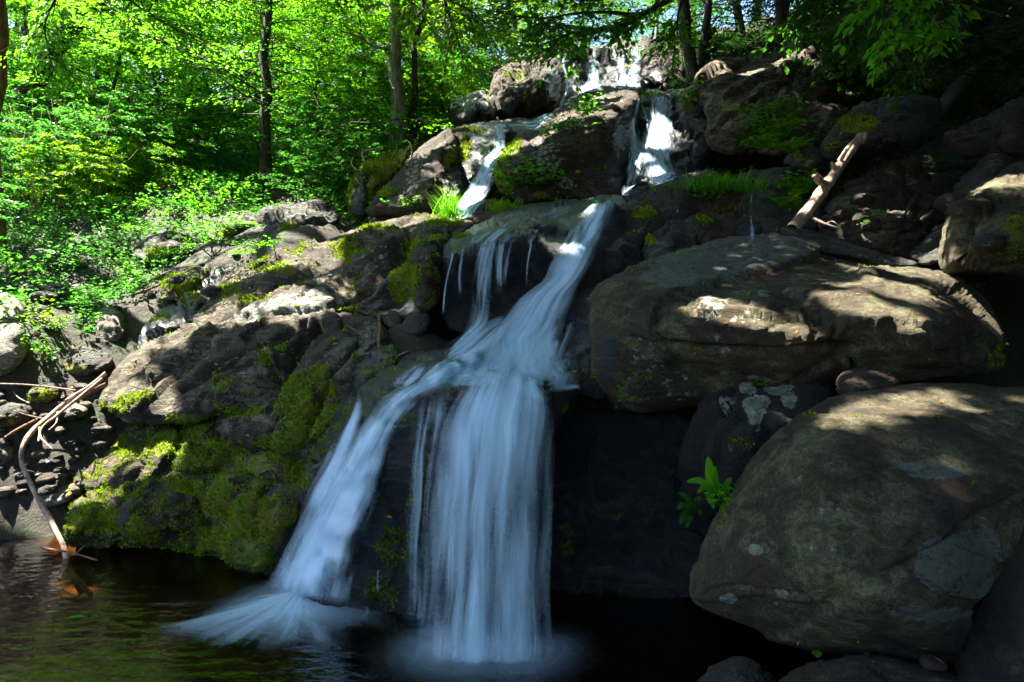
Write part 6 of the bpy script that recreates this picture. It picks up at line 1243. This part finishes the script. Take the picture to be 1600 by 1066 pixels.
bough('leafy_bough', 'bough of small dark leaves hanging in front of the dark right bank trees', [
  ([(1330,-80,9),(1300,-30,9),(1260,10,9),(1230,40,9)], .03, .008), ([(1330,-60,9),(1340,0,8.8),(1330,40,8.7),(1320,70,8.6)], .02, .006), ([(1400,-60,8),(1390,20,8),(1400,70,8),(1405,110,8)], .02, .005)], 'leaf_dark', .09, 73, per=24, sub=.5, nsp=8, hue=.7)
bough('leafy_bough', 'bright back lit bough hanging in left of the sky gap', [
  ([(700,-90,11),(690,-30,11),(700,20,11),(715,60,11),(725,100,11)], .03, .006), ([(690,-40,11),(650,-10,10.9),(640,20,10.8)], .02, .006), ([(700,0,11),(740,20,10.8),(770,50,10.7)], .02, .005)], 'leaf_yellow', .085, 74, per=26, sub=.55, nsp=8, hue=.5)
bough('leafy_bough', 'bough of layered leaves hanging in at the top left', [
  ([(120,-90,10),(170,-30,10),(230,20,10),(300,60,10)], .03, .006), ([(120,-80,10),(90,-10,10),(70,40,10),(80,90,10)], .025, .006), ([(230,20,10),(260,-10,9.8),(330,0,9.7)], .015, .004)], 'leaf', .075, 75, per=28, sub=.6, nsp=8, hue=.45)

# ------------------------------------------------------------------ shore stones, fallen leaves, submerged stones
def small_stone(name, label, P, r, seed, mat, group):
    rg = np.random.default_rng(seed); n1, n2 = 14, 10
    th, ph = np.meshgrid(np.linspace(0, 2*np.pi, n1, endpoint=False), np.linspace(0.02, np.pi-0.02, n2), indexing='ij')
    S = np.stack([np.sin(ph)*np.cos(th), np.sin(ph)*np.sin(th), np.cos(ph)], -1).reshape(-1, 3)
    V = S*(1+.25*noise3(S*1.6+seed, seed)+0.12*facets(S*1.8+seed, seed)[0])[:, None]*np.array([1.1, .9, .6])*r
    V = V@rotm(0, 0, rg.uniform(0, 6.28)).T+P
    i = np.arange(n1*n2).reshape(n1, n2); j = np.roll(i, -1, 0)
    F = np.stack([i[:, :-1], i[:, 1:], j[:, 1:], j[:, :-1]], -1).reshape(-1, 4)
    z = np.zeros(len(V)); o = mesh_np(name, V, F, M[mat], True, {'moss': z+(.35 if rg.random() < .4 else 0), 'wet': z+(.5 if mat == 'brown' else .0), 'lichen': z+.3}); return tag(o, label, 'stone', group, 'thing')
rg = np.random.default_rng(91)
for k in range(70):
    px, py = rg.uniform(-10, 165), rg.uniform(600, 770)
    P, nn = hit(px, py)
    if P[1] > 9.5 or P[2] < -0.02: continue
    small_stone('shore_stone', 'small stone on the gravel shore round the driftwood branch', P, rg.uniform(.03, .09), 300+k, ['grey', 'brown', 'pale'][k % 3], 'stones of the gravel shore')
for k in range(46):
    px, py = rg.uniform(1290, 1560), rg.uniform(180, 400) ; P, nn = hit(px, py)
    small_stone('bank_rubble_stone', 'small broken stone scattered over the shaded right bank', P, rg.uniform(.05, .16), 400+k, ['grey', 'brown', 'purple'][k % 3], 'small stones of the right bank')
for k in range(40):
    px, py = rg.uniform(50, 420), rg.uniform(300, 520); P, nn = hit(px, py)
    small_stone('slope_stone', 'small stone half sunk in the weedy slope of the left bank', P, rg.uniform(.05, .15), 500+k, ['grey', 'brown', 'grey'][k % 3], 'small stones of the left slope')
for k in range(9):
    px, py = rg.uniform(0, 400), rg.uniform(880, 1060); P = PX(px, py, 2.0*FPX/(py-533)); P[2] = gz(P[0], P[1])
    small_stone('submerged_stone', 'brown stone lying on the bed of the pool', P, rg.uniform(.06, .2), 600+k, 'brown', 'stones on the pool bed')
def leaf_at(label, px, py, size, az, mat, hue, Y=None, name='fallen_leaf', group=None, lift=.006):
    P, nn = hit(px, py) if Y is None else (PX(px, py, Y), np.array([0, 0, 1.]))
    P = P+nn*lift; d = np.array([math.cos(az), math.sin(az), 0]); d = nrm((d-nn*(d@nn))[None])[0]; s = np.cross(nn, d)
    t = np.linspace(0, 1, 7); w = .28*np.sin(np.pi*t)**.8*size
    V = np.vstack([P+d*size*(t-.5)[:, None]+s*(w*k)[:, None]+nn*(abs(k)*w*.25)[:, None] for k in (-1, 0, 1)]); i = np.arange(21).reshape(3, 7)
    o = mesh_np(name, V, np.stack([i[:-1, :-1], i[1:, :-1], i[1:, 1:], i[:-1, 1:]], -1).reshape(-1, 4), M[mat], True, {'hue': np.full(21, hue)}); return tag(o, label, 'leaf', group, 'thing')
M['dead_leaf'] = leaf_material('dead_leaf', (0.18, 0.07, 0.02), (0.45, 0.22, 0.07), (0.3, 0.15, 0.04), tmix=.2)
leaf_at('single green willow shaped leaf floating on the brown pool', 119, 966, .11, .1, 'leaf', .9, Y=2*FPX/433.0, name='floating_leaf')
leaf_at('single green leaf caught under the lip of the huge smooth boulder', 1276, 1024, .09, 1.2, 'leaf', .5, Y=3.3)
leaf_at('orange dead leaf on the wet end of the mossy pool rock', 400, 760, .09, 1.0, 'dead_leaf', .9)
leaf_at('orange dead leaf on the ridged ledge near the broken branch', 524, 538, .07, .3, 'dead_leaf', .7)
leaf_at('small orange dead leaf on the ridged ledge, uphill one', 495, 503, .06, 2.3, 'dead_leaf', .6)
for k in range(60):
    px, py = rg.uniform(100, 700), rg.uniform(380, 860); leaf_at('small dead leaf fallen on the left ledges', px, py, rg.uniform(.03, .06), rg.uniform(0, 6), 'dead_leaf', rg.random(), group='dead leaves on the left ledges')
for k in range(30):
    px, py = rg.uniform(950, 1560), rg.uniform(400, 640); leaf_at('small dead leaf fallen on the great flat boulder', px, py, rg.uniform(.025, .045), rg.uniform(0, 6), 'dead_leaf', rg.random()*.5, group='dead leaves on the great flat boulder')
for k in range(14):
    px, py = rg.uniform(1210, 1470), rg.uniform(1008, 1040); leaf_at('dead leaf in the seam under the huge smooth boulder', px, py, rg.uniform(.03, .05), rg.uniform(0, 6), 'dead_leaf', rg.random()*.6, group='dead leaves in the seam')

# ------------------------------------------------------------------ moss fur on the nearer rocks
def moss_fur():
    for o, V, F, N, mo, qq, nf in MOSSY:
        if mo.max() < 0.45 or np.median(V[:, 1]) > 14: continue
        rg = np.random.default_rng(len(V)); c = V[F].mean(1); m = mo[F].mean(1)
        a = np.linalg.norm(np.cross(V[F[:, 2]]-V[F[:, 0]], V[F[:, 3]]-V[F[:, 1]]), axis=1)/2
        nz = fbm(c*6, 4, 8); front = (F.max(1) < nf)
        w = a*front*sstep(.30, .65, m+nz*.9)
        Yd = np.median(c[:, 1]); s = 0.0035*max(Yd, 4)
        n = int(min(42000, w.sum()*2.0/(s*s)))
        if n < 30: continue
        f = rg.choice(len(F), n, p=w/w.sum()); u = rg.random((n, 2))
        A, B, C_, D_ = (V[F[f, k]] for k in range(4)); P = (A*(1-u[:, :1])+B*u[:, :1])*(1-u[:, 1:])+(D_*(1-u[:, :1])+C_*u[:, :1])*u[:, 1:]
        nn = nrm(N[F[f, 0]]+np.array([0, 0, .5])+rg.normal(0, .45, (n, 3))); T = nrm(np.cross(nn, rg.normal(0, 1, (n, 3))))
        l = s*rg.uniform(.6, 1.6, n)[:, None]*(0.8+0.8*np.clip(nz[f], 0, 1))[:, None]
        T3 = np.stack([P-T*s*.45-nn*s*.2, P+T*s*.45-nn*s*.2, P+nn*l], 1).reshape(-1, 3)
        hue = np.repeat(np.clip(.45+.9*fbm(P*3, 3, 5)+rg.normal(0, .2, n), 0, 1), 3)
        mo_ = mesh_np('moss', T3, np.arange(3*n).reshape(-1, 3), M['moss'], False, {'hue': hue}, parent=o, loc=np.array(o.location)); mo_['kind'] = 'stuff'
moss_fur()
